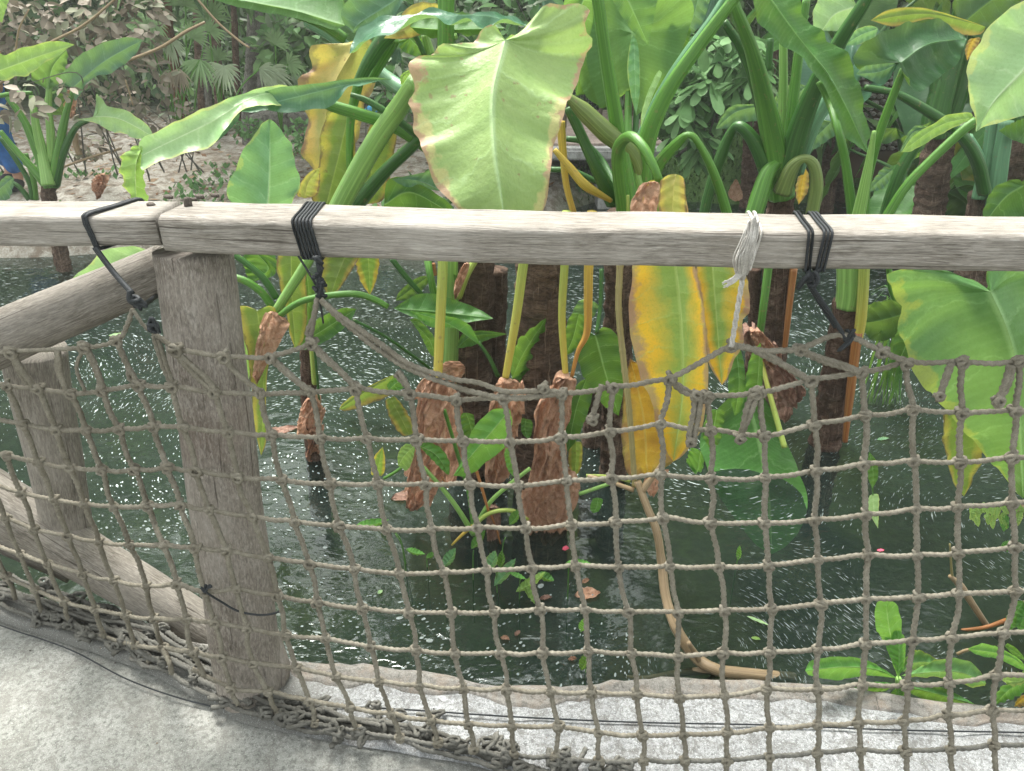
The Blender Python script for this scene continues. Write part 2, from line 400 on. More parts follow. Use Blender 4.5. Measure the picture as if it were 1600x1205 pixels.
def watermat():
    m = M('pond_water')
    t = m.t; t.nodes.remove(m.b)
    o = m.obj()
    n1 = m.noise(m.obj((1, 1.6, 1)), 5.5, 3, .5, .6); n2 = m.noise(m.obj((1, 1.8, 1)), 22, 2, .5, .8)
    n = m.bump(n1, .22, .03); n = m.bump(n2, .14, .006, n)
    gl = m.n('BsdfGlossy'); gl.inputs['Roughness'].default_value = .04; gl.inputs['Color'].default_value = (.9, .95, .93, 1)
    m.L(n, gl.inputs['Normal'])
    tr = m.n('BsdfTransparent'); tr.inputs['Color'].default_value = (.47, .52, .44, 1)
    df = m.n('BsdfDiffuse'); cl = m.noise(o, .8, 4, .55)
    m.L(m.ramp(cl, [(.35, (.022, .038, .033)), (.65, (.040, .064, .056))]), df.inputs['Color'])
    a = m.n('MixShader'); a.inputs[0].default_value = .30
    m.L(tr.outputs[0], a.inputs[1]); m.L(df.outputs[0], a.inputs[2])
    fr = m.n('Fresnel'); fr.inputs['IOR'].default_value = 1.36; m.L(n, fr.inputs['Normal'])
    b = m.n('MixShader'); m.L(m.math('MULTIPLY', fr.outputs[0], 1.0), b.inputs[0])
    m.L(a.outputs[0], b.inputs[1]); m.L(gl.outputs[0], b.inputs[2]); m.L(b.outputs[0], m.out.inputs['Surface'])
    return m.m
WATERM = watermat()
def plain(name, col, rough=.7, var=.25, sc=40, spec=.2, trans=0):
    m = M(name, rough, spec)
    n1 = m.noise(m.obj(), sc, 4, .6)
    c = m.ramp(n1, [(.3, tuple(x*(1-var) for x in col)), (.7, tuple(min(1, x*(1+var)) for x in col))])
    m.fin(c, m.bump(n1, .3, .003))
    if trans:
        tr = m.n('BsdfTranslucent'); m.L(c, tr.inputs['Color'])
        ms = m.n('MixShader'); ms.inputs[0].default_value = trans
        m.L(m.b.outputs[0], ms.inputs[1]); m.L(tr.outputs[0], ms.inputs[2]); m.L(ms.outputs[0], m.out.inputs['Surface'])
    return m.m

# ================================================================ THE SETTING
def hz(x, y, s=1.0, seed=0.0): return noise.noise(Vector((x*s+seed, y*s, seed)))
# walkway, ledge, pond rim: outlines measured on the ground
foot = [G(*p, 0) for p in [(-900, 700), (-400, 850), (-150, 925), (0, 975), (200, 1042), (300, 1090), (380, 1132), (520, 1162), (700, 1192), (860, 1222), (1100, 1250), (1600, 1290), (2300, 1330), (3200, 1360)]]
rim = [G(*p, .02) for p in [(-900, 640), (-400, 795), (-150, 880), (0, 930), (150, 972), (230, 992), (330, 1015), (450, 1038), (540, 1046), (640, 1053), (750, 1074), (840, 1082), (900, 1077), (1000, 1069), (1100, 1068), (1200, 1073), (1300, 1079), (1450, 1102), (1600, 1115), (1900, 1135), (2300, 1155), (3200, 1185)]]
N = 260
footS = cr(foot, N); rimS = cr(rim, N)
mb = MB(); v = []; f = []
K = 40
for i in range(N):
    p = footS[i]
    for k in range(K+1):
        t = (k/K)**2.0
        q = Vector((p.x*(1+t*.6), p.y + (-3.0-p.y)*t, 0)); q.z = hz(q.x, q.y, 3)*.004
        if k == 0: q = Vector((p.x, p.y+.02, 0))
        v.append(q)
for i in range(N-1):
    for k in range(K): a = i*(K+1)+k; f.append((a, a+1, a+K+2, a+K+1))
mb.add(v, f); struct(mb.build('walkway', WALK))
mb = MB(); v = []; f = []; K = 14
for i in range(N):
    a, b = footS[i], rimS[i]
    for k in range(K+1):
        t = k/K; q = a.lerp(b, t)
        q.z = .006 + .018*min(1, t*6) + hz(q.x, q.y, 14)*.005 + hz(q.x, q.y, 40, 5)*.002
        if k == K: q += Vector((0, hz(q.x, 0, 9)*.012 + hz(q.x, 1, 30)*.006, -.004))
        v.append(q)
    e = v[-1].copy()
    v.append(e + Vector((0, .006, -.02))); v.append(e + Vector((0, .0, -.8)))
m_ = K+3
for i in range(N-1):
    for k in range(m_-1): a = i*m_+k; f.append((a, a+m_, a+m_+1, a+1))
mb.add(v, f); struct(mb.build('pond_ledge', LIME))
# mortar lip along the pond edge, with its ragged front
mb = MB(); v = []; f = []; K = 8
for i in range(N):
    b = rimS[i]; a = footS[i]
    d = (a-b); d.z = 0; d = d.normalized()
    x = b.x
    wdt = .055 + .03*hz(x, 2, 6) + .016*hz(x, 7, 22) + .008*hz(x, 4, 60)
    if x < -.55: wdt *= .5
    for k in range(K+1):
        t = k/K
        q = b + d*(wdt*t - .004); q.y += (hz(b.x, 0, 9)*.012 + hz(b.x, 1, 30)*.006)*(1-t)
        q.z = .030 + .012*math.sin(math.pi*min(1, t*1.3+.1))*(1-t*.5) + hz(q.x, q.y, 25)*.003
        if k == K: q.z = .018
        v.append(q)
    e = v[-(K+1)].copy(); v.append(e + Vector((0, .002, -.06)))
    v[-1], v[-1-(K+1):-1] = v[-1], v[-1-(K+1):-1]
m_ = K+2
for i in range(N-1):
    for k in range(m_-1):
        a = i*m_
        if k < K: f.append((a+k, a+k+1, a+m_+k+1, a+m_+k))
    f.append((i*m_, (i+1)*m_, (i+1)*m_+K+1, i*m_+K+1))
mb.add(v, f); struct(mb.build('mortar_lip', MORT))
# pond floor
mb = MB(); v = []; f = []; nx, ny = 90, 70
def rimY(x):
    best = 1.2
    for p in rimS[::6]:
        if abs(p.x-x) < .25: best = p.y; break
    return best
RX = sorted([(p.x, p.y) for p in rimS])
def rimY(x):
    if x <= RX[0][0]: return RX[0][1]
    for i in range(1, len(RX)):
        if RX[i][0] >= x:
            (x0, y0), (x1, y1) = RX[i-1], RX[i]; return y0 + (y1-y0)*(x-x0)/max(x1-x0, 1e-6)
    return RX[-1][1]
for j in range(ny+1):
    for i in range(nx+1):
        x = -9 + 18*i/nx; y = .9 + 9.5*(j/ny)**1.6
        dd = y - rimY(x)
        shallow = math.exp(-max(dd, 0)/.35) * (1/(1+math.exp((x+.45)*7)))
        z = -.62 + .37*shallow + .03*hz(x, y, 3)
        v.append(Vector((x, y, z)))
for j in range(ny):
    for i in range(nx): a = j*(nx+1)+i; f.append((a, a+1, a+nx+2, a+nx+1))
mb.add(v, f); struct(mb.build('pond_floor', MUD))
mb = MB(); mb.add([Vector((-16, .7, WATER)), Vector((16, .7, WATER)), Vector((16, 11, WATER)), Vector((-16, 11, WATER))], [(0, 1, 2, 3)])
struct(mb.build('pond_water', WATERM, smooth=False))
# far bank
def shore(x): return 5.45 + .15*math.sin(x*2.1) + (1.55 if x > 1.0 else 1.55*max(0, min(1, (x+.6)/1.6)))
def bankz(x, y):
    s = shore(x); d = y - s
    if d < 0: z = max(-.8, -.2 + d*1.2)
    else: z = -.2 + .22*(1-math.exp(-d*5)) + .06*min(d, 4) 
    if x > .9: z += max(0, min(1, (x-.9)/1.2))*max(0, d-.15)*.42*(1 if d < 3 else 3/d)
    if y > 10.5: z += (y-10.5)*.9
    return z + .04*hz(x, y, 1.5)*(1 if d > 0 else 0) + .015*hz(x, y, 6)
mb = MB(); v = []; f = []; nx, ny = 150, 110
for j in range(ny+1):
    for i in range(nx+1):
        x = -16 + 32*i/nx; y = 4.6 + 17*(j/ny)**1.5
        v.append(Vector((x, y, bankz(x, y))))
for j in range(ny):
    for i in range(nx): a = j*(nx+1)+i; f.append((a, a+1, a+nx+2, a+nx+1))
mb.add(v, f); struct(mb.build('far_bank', EARTH))

# floating specks of blossom, foam and painted ripple glints: beyond counting
def flow(x, y):
    ax = ay = 0.0
    for (cx, cy, s, r) in ((.92, 2.45, 1, .35), (1.75, 2.2, -1, .5), (-1.0, 2.6, 1, .8), (.55, 1.75, -1, .4), (1.5, 3.3, 1, .6), (-.3, 2.0, 1, .5), (2.3, 3.0, -1, .5), (1.25, 1.75, 1, .3)):
        dx, dy = x-cx, y-cy; q = math.exp(-(dx*dx+dy*dy)/(r*r*1.6))
        ax += -dy*s*q/r; ay += dx*s*q/r
    ax += .22
    return math.atan2(ay, ax)
SPECK = plain('blossom_specks', (.24, .28, .265), .6, .4, 60)
st_n = SPECK.node_tree; tb_ = st_n.nodes.new('ShaderNodeBsdfTransparent'); mx_ = st_n.nodes.new('ShaderNodeMixShader'); mx_.inputs[0].default_value = .35
st_n.links.new(st_n.nodes['Principled BSDF'].outputs[0], mx_.inputs[1]); st_n.links.new(tb_.outputs[0], mx_.inputs[2]); st_n.links.new(mx_.outputs[0], st_n.nodes['Material Output'].inputs['Surface'])
SPECKGLINT = plain('far_specks_and_glints', (.38, .44, .42), .5, .3, 60)  # paler far flecks also stand in for light glinting on ripples
mb = MB(); r2 = random.Random(3)
n = 0
while n < 31000:
    px = r2.uniform(-350, 1950); py = r2.uniform(385, 1110) if r2.random() < .65 else r2.uniform(300, 640)
    p = G(px, py, WATER+.003)
    if p.y < rimY(p.x)+.02 or p.y > shore(p.x): continue
    dn = .5 + .8*noise.noise(Vector((p.x*1.6, p.y*1.6, 3))) + .5*noise.noise(Vector((p.x*6, p.y*6, 9)))
    if py > 840 and px > 400 and px < 1150: dn -= .33
    if px < 330 and py > 860: dn -= .45
    if px > 1150: dn += .15
    if py < 700: dn += .35
    if px > 1000 and py > 820: dn -= .38
    if r2.random() > dn: continue
    a = flow(p.x, p.y) + r2.gauss(0, .18)
    big = r2.random()
    zc = depth(p)
    near = 1 if px < 1000 else 0
    L = r2.uniform(.0020, .0060)*(.7+.42*p.y/2)*(1 if big < .93 else r2.uniform(1.5, 2.3))
    wd = L*r2.uniform(.16, .34) if not (near and py > 700) else L*r2.uniform(.3, .75)
    if not near or py < 640: L *= 1.25
    # streaks bend along the flow
    zz = WATER+.002+r2.uniform(0, .002)
    if not near or p.y > 2.35 or r2.random() < .25:
        x, y = p.x, p.y; pts = []; ns = 5; st_ = L*2/ns*(1.35 if not near else 1.0)
        for k in range(ns+1):
            a = flow(x, y)+.5*noise.noise(Vector((x*9, y*9, 2)))
            hw = wd*.75*math.sin(math.pi*(k+.35)/(ns+.7))*r2.uniform(.7, 1.2); nx_, ny_ = -math.sin(a)*hw, math.cos(a)*hw
            pts += [Vector((x-nx_, y-ny_, zz)), Vector((x+nx_, y+ny_, zz))]; x += math.cos(a)*st_; y += math.sin(a)*st_
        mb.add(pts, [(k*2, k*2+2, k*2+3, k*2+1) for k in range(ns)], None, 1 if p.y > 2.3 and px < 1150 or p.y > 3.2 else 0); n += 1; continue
    ca, sa = math.cos(a), math.sin(a); ring = []
    for k in range(7):
        b = 2*math.pi*k/7; lx = math.cos(b)*L*r2.uniform(.8, 1.15); ly = math.sin(b)*wd*r2.uniform(.8, 1.15)
        ring.append(Vector((p.x+lx*ca-ly*sa, p.y+lx*sa+ly*ca, zz)))
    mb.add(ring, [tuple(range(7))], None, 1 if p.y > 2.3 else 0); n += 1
tag(mb.build('floating_specks_and_glints', [SPECK, SPECKGLINT], smooth=False), 'countless pale blossom specks and painted ripple glints drifting in streaks on the dark pond', 'floating debris', kind='stuff')

# ================================================================ THE FENCE
fence = empty('timber_fence', 'weathered grey timber fence with handrail, round posts and slanting logs', 'fence', G(395, 1100, 0))
def beam(name, pts, wd, th, mat, jitter=.0015):
    """pts: front-bottom edge; section goes back by wd and up by th, rounded"""
    mb = MB(); sec = []
    r = .014
    cs = [(r, r, 180), (wd-r, r, 270), (wd-r, th-r, 0), (r, th-r, 90)]
    for (cx, cz, a0) in cs:
        for k in range(5):
            a = R(a0 + 90*k/4); sec.append((cx+math.cos(a)*r, cz+math.sin(a)*r))
    n = max(2, int(plen(pts)/.02)); P = cr(pts, n); v = []; uv = []; f = []; s = 0
    per = [0]
    for k in range(len(sec)):
        a, b = sec[k], sec[(k+1) % len(sec)]; per.append(per[-1]+math.dist(a, b))
    for i, p in enumerate(P):
        d = (P[min(i+1, n-1)]-P[max(i-1, 0)]); d.z = 0; d.normalize(); bk = Vector((-d.y, d.x, 0))
        if i: s += (P[i]-P[i-1]).length
        for k in range(len(sec)+1):
            c = sec[k % len(sec)]
            wob = hz(s*6, k % len(sec)*.7, 1, 3)*jitter*2
            ins = .004 if i in (0, n-1) else 0
            cx, cz = c[0] + (wd/2-c[0])*ins*8/wd*.1, c[1]
            v.append(p + bk*(cx + wob) + Vector((0, 0, cz + hz(s*5, 0, 1, 8)*.002 + wob)))
            uv.append((s, per[k]*4))
    m_ = len(sec)+1
    for i in range(n-1):
        for k in range(m_-1): f.append((i*m_+k, i*m_+k+1, (i+1)*m_+k+1, (i+1)*m_+k))
    f.append(tuple(reversed(range(m_-1)))); f.append(tuple((n-1)*m_+k for k in range(m_-1)))
    mb.add(v, f, uv)
    return mb.build(name, mat, fence)
def fb(px, py, drop=.42): return W(px, py, drop/rr(py))
# right rail: front-bottom edge through the measured points
right_pts = [fb(257, 396), fb(500, 405), fb(800, 415), fb(1200, 422), fb(1600, 427.5), fb(2100, 431), fb(2600, 432)]
for p in right_pts: p.z = CAMZ-.42
left_pts = [W(-1200, 372, .42/rr(372)), W(-500, 380, .42/rr(380)), W(0, 388, .42/rr(388)), W(252, 389.5, .42/rr(389))]
for p in left_pts: p.z = CAMZ-.418
rail_r = beam('handrail', right_pts, .128, .066, WOOD)
rail_l = beam('handrail', left_pts, .122, .058, WOOD)
def log(name, a, b, ra, rb, mat, sides=36, knots=()):
    mb = MB(); n = max(8, int((a-b).length/.015)); P = [a.lerp(b, i/(n-1)) for i in range(n)]
    rad = []
    for i in range(n):
        t = i/(n-1); rad.append(ra+(rb-ra)*t)
    sd = a.x*7
    P = [p + Vector((hz(i*.05, sd, 1)*.008, 0, 0)) for i, p in enumerate(P)]
    tube(mb, P, rad, sides, lambda s, an: 1 + .03*noise.noise(Vector((s*5, math.cos(an)*1.2, math.sin(an)*1.2+sd))) + .008*noise.noise(Vector((s*30, math.cos(an)*6, math.sin(an)*6))))
    return mb.build(name, mat, fence)
def pxlog(name, x0, y0, w0, Y0, x1, y1, w1, Y1, mat):
    a, b = W(x0, y0, Y0), W(x1, y1, Y1)
    return log(name, a, b, w0/2*depth(a)/F, w1/2*depth(b)/F, mat)
post = pxlog('post', 298, 392, 118, 1.40, 397, 1100, 101, 1.285, WOODP)
lean2 = pxlog('post', 52, 545, 92, 1.60, 112, 850, 66, 1.62, WOODL)
pxlog('slanting_log', 262, 418, 74, 1.475, -160, 598, 92, 1.38, WOODL)
pxlog('slanting_log', 352, 1000, 62, 1.50, -140, 705, 96, 1.66, WOODL)
pxlog('slanting_log', 118, 893, 40, 1.80, -120, 770, 70, 1.80, WOODL)
pxlog('slanting_log', 30, 505, 34, 1.9, -160, 560, 40, 1.75, WOODL)
# half-buried wedge at the post's foot
mb = MB(); a = W(428, 985, 1.34); b = W(424, 1096, 1.28)
tube(mb, cr([a, b], 14), [.012+.03*min(1, i/6) for i in range(14)], 9); mb.build('foot_wedge', WOODP, fence)
# pegs and bolts in the rail tops
def peg(px, py, Y, r, h):
    z0 = CAMZ-.42+.060; a = G(px, py, z0); mb = MB()
    tube(mb, [a, a+Vector((.001, 0, h*.9)), a+Vector((.001, 0, h))], [r, r*.95, r*.7], 12, lambda s, an: 1+.12*math.sin(an*3+s*300)); mb.build('peg', PEG, fence)
peg(295, 327, 1.3, .0075, .022); peg(236, 321, 1.3, .008, .004); peg(312, 309, 1.4, .009, .0055); peg(263, 309, 1.4, .009, .0045); peg(336, 307, 1.4, .008, .005); peg(303, 313, 1.4, .006, .004)

# ================================================================ THE NET
def footy(px):
    pts = [(-400, 790), (0, 935), (200, 1015), (300, 1062), (400, 1112), (560, 1150), (860, 1200), (1600, 1270), (2200, 1300)]
    for i in range(1, len(pts)):
        if px <= pts[i][0]:
            a, b = pts[i-1], pts[i]; return a[1]+(b[1]-a[1])*(px-a[0])/(b[0]-a[0])
    return pts[-1][1]
def netY(px, py):
    top = 1.235 if px > 300 else 1.235+(300-px)*.0002
    if px > 800: top -= (px-800)*.00005
    fy = footy(px); yf = (CAMZ-.03)/rr(fy)
    t = max(0, min(1.2, (py-540)/max(fy-540, 60)))
    Y = top + (yf-top)*t**1.6
    yg = (CAMZ-.034)/rr(py)                      # never below the ledge
    Y = min(Y, yg)
    if 255 < px < 450: Y = min(Y, 1.262 - .075*(py-540)/560)
    return Y
def NP(px, py, dy=0): return W(px, py, netY(px, py)+dy)
ROWS = {
 'A': "12,602 61,607 112,615 160,610 216,601 269,604 336,613 407,615 486,612 557,607 640,615 712,624 787,622 877,615 957,605 1046,592",
 'A2': "1046,592 1087,617 1105,619 1187,614 1266,594 1345,581 1415,567 1502,566 1590,565 1680,566",
 'B': "-80,640 -12,653 37,662 89,671 136,672 187,670 241,666 287,667 357,675 425,679 501,684 574,685 651,687 724,689 797,690 876,684 952,674 1032,662 1110,672 1194,681 1272,664 1351,649 1426,640 1502,645 1585,642 1670,640",
 'C': "-90,690 12,712 61,722 110,730 160,734 211,734 262,730 307,735 372,745 441,750 516,756 591,756 665,756 735,756 809,759 885,751 955,747 1032,741 1110,747 1195,747 1274,736 1349,725 1426,720 1499,722 1580,715 1665,712",
 'D': "-100,735 -10,757 35,770 85,780 132,787 179,792 232,790 282,788 327,796 395,807 461,815 530,822 604,827 675,827 746,824 821,825 892,820 962,816 1036,809 1110,817 1194,817 1272,812 1351,804 1430,795 1495,792 1580,786 1668,782",
 'E': "-80,780 10,809 54,827 107,837 156,847 204,851 257,852 305,855 355,860 419,871 484,880 554,889 625,896 694,894 760,891 831,887 899,884 966,886 1046,885 1122,885 1201,884 1277,875 1355,867 1432,867 1496,864 1584,855 1670,850",
 'F': "-90,820 -10,850 32,865 75,881 130,897 179,907 229,915 277,912 321,925 370,919 434,930 496,941 567,951 640,957 705,957 772,956 844,952 915,952 982,955 1059,956 1132,954 1206,951 1282,944 1352,936 1434,932 1497,927 1585,924 1672,920",
 'G': "-80,870 10,900 55,921 101,940 149,952 197,961 242,966 292,967 335,971 386,981 447,992 509,997 579,1010 650,1016 711,1021 782,1020 847,1020 919,1017 986,1021 1059,1025 1129,1020 1202,1019 1277,1015 1351,1006 1425,1000 1486,996 1567,989 1660,985",
 'H': "120,985 165,995 212,1009 255,1012 302,1019 347,1026 397,1036 465,1044 526,1057 592,1065 655,1070 724,1076 792,1077 860,1081 924,1082 995,1084 1061,1089 1131,1086 1197,1077 1277,1077 1347,1070 1416,1071 1482,1067 1556,1055 1650,1053",
 'I': "300,1045 362,1075 420,1080 484,1094 547,1105 611,1115 674,1125 732,1131 800,1134 872,1135 935,1144 1004,1149 1067,1147 1135,1145 1202,1137 1277,1132 1340,1129 1411,1127 1480,1117 1550,1110 1645,1108",
 'J': "380,1112 435,1115 492,1130 560,1142 625,1153 720,1168 800,1180 867,1182 936,1190 1005,1187 1070,1189 1135,1187 1202,1182 1276,1176 1344,1171 1414,1174 1484,1170 1552,1164 1640,1160",
 'K': "867,1232 936,1240 1005,1240 1070,1241 1135,1239 1202,1234 1276,1228 1344,1224 1414,1226 1484,1222 1552,1218 1640,1214",
}
COLS = [
 "12,712 35,770 54,827 75,881 101,940 112,975", "-10,757 10,809 32,865 55,921 66,958", "-10,850 10,900 25,935", "12,602 37,662 61,722 85,780 107,837 130,897 149,952 165,995",
 "61,607 89,671 110,730 132,787 156,847 179,907 197,961 212,1009 235,1035", "112,615 136,672 160,734 179,792 204,851 229,915 242,966 255,1012 270,1050",
 "160,610 187,670 211,734 232,790 257,852 277,912 292,967 302,1019 318,1055", "216,601 241,666 262,730 282,788 305,855 321,925 335,971 347,1026 362,1075 372,1100",
 "269,604 287,667 307,735 327,796 355,860 370,919 386,981 397,1036 420,1080 435,1115", "336,613 357,675 372,745 395,807 419,871 434,930 447,992 465,1044 484,1094 492,1130",
 "407,615 425,679 441,750 461,815 484,880 496,941 509,997 526,1057 547,1105 560,1142", "486,612 501,684 516,756 530,822 554,889 567,951 579,1010 592,1065 611,1115 625,1153",
 "557,607 574,685 591,756 604,827 625,896 640,957 650,1016 655,1070 674,1125 685,1160", "640,615 651,687 665,756 675,827 694,894 705,957 711,1021 724,1076 732,1131 740,1170",
 "712,624 724,689 735,756 746,824 760,891 772,956 782,1020 792,1077 800,1134 803,1180", "787,622 797,690 809,759 821,825 831,887 844,952 847,1020 860,1081 872,1135 867,1182",
 "877,615 876,684 885,751 892,820 899,884 915,952 919,1017 924,1082 935,1144 936,1190 938,1240", "957,605 952,674 955,747 962,816 966,886 982,955 986,1021 995,1084 1004,1149 1005,1187 1006,1240",
 "1046,592 1032,662 1032,741 1036,809 1046,885 1059,956 1059,1025 1061,1089 1067,1147 1070,1189 1071,1240", "1105,619 1110,672 1110,747 1110,817 1122,885 1132,954 1129,1020 1131,1086 1135,1145 1135,1187 1135,1240",
 "1187,614 1194,681 1195,747 1194,817 1201,884 1206,951 1202,1019 1197,1077 1202,1137 1202,1182 1206,1235", "1266,594 1272,664 1274,736 1272,812 1277,875 1282,944 1277,1015 1277,1077 1277,1132 1276,1176 1280,1230",
 "1345,581 1351,649 1349,725 1351,804 1355,867 1352,936 1351,1006 1347,1070 1340,1129 1344,1171 1350,1226", "1415,567 1426,640 1426,720 1430,795 1432,867 1434,932 1425,1000 1416,1071 1411,1127 1414,1174 1418,1226",
 "1502,566 1502,645 1499,722 1495,792 1496,864 1497,927 1486,996 1482,1067 1480,1117 1484,1170 1490,1222", "1590,565 1585,642 1580,715 1580,786 1584,855 1585,924 1567,989 1556,1055 1550,1110 1552,1164 1556,1218",
 "1680,566 1670,640 1665,712 1668,782 1670,850 1672,920 1660,985 1650,1053 1645,1108 1640,1160 1636,1214",
]
net = empty('rope_net', 'knotted brown rope net hung below the handrail and heaped at its foot', 'net', NP(800, 1130))
def twist(k=520, amp=.16, ph=0):
    return lambda s, a: 1 + amp*math.cos(3*(a - s*k/3) + ph)
def rope(mb, P, r=.0052, amp=.24, step=.0042, sides=12, jit=.0012, dense=None):
    r *= .9; n = max(4, int(plen(P)/step)); Q = cr(P, n); sd = rnd.uniform(0, 99)
    Q = [q + Vector((hz(i*.09, sd, 1), hz(i*.09, sd+9, 1), hz(i*.09, sd+20, 1)))*jit*2 for i, q in enumerate(Q)]
    rad = [r*(1+.10*hz(i*.05, sd+40, 1)) for i in range(n)]
    tube(mb, Q, rad, sides, twist(480, amp, sd))
    # loose fibres
    for _ in range(int(n*.55)):
        q = rnd.choice(Q); d = Vector((rnd.gauss(0, 1), rnd.gauss(0, 1), rnd.gauss(0, 1))).normalized()
        a = q + d*r*.8; b = q + d*(r+rnd.uniform(.001, .0045)) + Vector((rnd.gauss(0, .002), 0, rnd.gauss(0, .002)))
        e = d.cross(Vector((rnd.gauss(0, 1), rnd.gauss(0, 1), 1))).normalized()*.00028
        mb.add([a-e, a+e, b], [(0, 1, 2)])
def knot(mb, c, s=.0086):
    pts = [(-1.1, .25, .2), (-.6, .95, .75), (.3, .85, 1.0), (.95, .05, .75), (.65, -.85, .85), (-.3, -.95, .6), (-.95, -.1, .95), (-.3, .35, 1.25), (.55, .75, .5), (1.0, 1.0, -.3), (.2, .7, -.9), (-.8, -.2, -.9), (-.4, -.9, -.3)]
    a = rnd.uniform(0, 6.28) if rnd.random() < .3 else rnd.uniform(-.5, .5); ca, sa = math.cos(a), math.sin(a); sc = s*rnd.uniform(.8, 1.1); fl = rnd.choice((-1, 1))
    P = []
    for (x, y, z) in pts:
        x *= fl; x, y = x*ca-y*sa, x*sa+y*ca
        P.append(c + Vector((x*sc, -z*sc*.8, y*sc)) + Vector((rnd.gauss(0, .0006), 0, rnd.gauss(0, .0006))))
    Q = cr(P, 30); tube(mb, Q, .0040, 9, twist(480, .2, a))
def sagpts(pts, row=True):
    out = []
    for i, (x, y, *_r) in enumerate(pts):
        out.append(NP(x, y))
        if i < len(pts)-1:
            x1, y1 = pts[i+1][0], pts[i+1][1]
            xm, ym = (x+x1)/2, (y+y1)/2
            if row: ym += rnd.uniform(.5, 2.6)
            else: xm += rnd.uniform(-3.2, 3.2)
            out.append(NP(xm, ym))
    return out
dup_rows = {'I', 'J', 'K'}
LASTS = []
for key, s in ROWS.items():
    pts = tok(s)
    if key != 'A':
        x0, y0 = pts[-1][:2]; pts = pts + [(x0+80*i, y0-3*i+2*math.sin(i*2.1+y0), None, None) for i in range(1, 9)]; LASTS.append(pts[-8:])
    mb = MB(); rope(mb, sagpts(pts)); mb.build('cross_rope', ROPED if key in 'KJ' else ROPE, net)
for s in COLS:
    pts = tok(s); mb = MB(); P = sagpts(pts, False)
    rope(mb, [p + Vector((0, -.003, 0)) for p in P], r=.0058)
    for (x, y, *_r) in pts[:-1] if pts[-1][1] > 1200 or pts[-1][0] < 420 else pts: knot(mb, NP(x, y, -.002))
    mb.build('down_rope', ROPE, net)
for i in range(8):
    pts = [q[i] for q in LASTS]; mb = MB(); rope(mb, [p + Vector((0, -.003, 0)) for p in sagpts(pts, False)], r=.0058)
    for q in pts[:-1]: knot(mb, NP(q[0], q[1], -.002))
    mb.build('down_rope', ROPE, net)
# top edge and the slack double strands
EDGE = [
 ("-100,562 0,552 18,549 133,543 183,532 197,510 208,484", .0045), ("240,520 262,538 275,545 350,557 409,559 455,549 480,538 487,520 494,470", .0050),
 ("500,468 545,510 600,552 640,577 700,600 760,618 820,622 877,613", .0056), ("503,470 548,506 605,546 650,574 705,592 740,597 787,611 830,611 880,613", .0054),
 ("1046,592 1095,567 1142,541 1175,546 1205,549 1250,545 1302,524 1330,527 1377,549 1415,565", .0056), ("1142,541 1170,543 1196,556 1232,574 1266,592", .006), ("1176,545 1200,552 1235,578 1264,596", .0055),
 ("1252,546 1285,560 1312,568 1345,581", .0056), ("1250,549 1283,564 1310,572 1343,583", .0052),
 ("18,549 30,572 47,598 52,606", .006), ("17,552 26,572 42,600", .0055), ("90,548 93,575 99,595 106,612", .0056), ("88,550 90,578 100,604", .0045), ("131,543 122,565 122,585 133,610", .0036),
 ("135,545 147,575 160,608", .0058), ("138,547 152,580 162,606", .0052), ("183,533 195,565 208,588 214,600", .0056), ("185,538 200,570 203,592 216,598", .005), ("240,525 250,560 262,590 268,603", .0048), ("247,530 258,565 270,600", .0042), ("208,484 222,505 232,515", .0035),
 ("275,546 300,580 320,600 336,612", .0062), ("277,550 305,576 326,596 338,611", .0056), ("262,538 285,565 305,585 334,611", .005),
 ("350,557 360,573 378,590 405,612", .0056), ("352,560 366,580 388,598", .005), ("423,559 440,574 462,594 484,610", .0062), ("425,562 445,582 465,598", .0055),
 ("487,536 505,558 535,585 557,606", .0062), ("490,538 512,562 540,588", .0055), ("487,536 480,518 492,490 494,466", .0045),
 ("622,580 632,596 640,614", .006), ("618,585 635,604", .005), ("1046,592 1055,603 1070,614 1087,618", .0048),
]
ed = MB()
for s, r in EDGE: rope(ed, [NP(x, y, -.006 if r > .005 else -.003) for (x, y, *_r) in tok(s)], r)
for (x, y) in ((18, 550), (133, 543), (183, 532), (275, 546), (350, 557), (423, 559), (487, 536), (1142, 541), (1250, 546), (1377, 549), (1087, 617), (850, 606), (1180, 614)): knot(ed, NP(x, y, -.006), .009)
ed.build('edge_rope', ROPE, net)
for grp, kn in (("940,602 934,625 923,658", (925, 655)), ("1085,619 1082,650 1076,690|1095,620 1090,655 1083,694", (1079, 690)), ("1183,616 1172,648 1154,686|1176,617 1165,645 1157,682", (1156, 684)), ("1487,568 1478,592 1467,622|1484,570 1474,596 1470,620", (1467, 619)), ("1577,570 1570,600 1556,630|1583,572 1575,600 1561,628", (1559, 627))):
    st = MB()
    for s in grp.split('|'): rope(st, [NP(x, y, -.008) for (x, y, *_r) in tok(s)], .0058)
    knot(st, NP(*kn, -.009), .0085); st.build('loose_rope_end', ROPE, net)

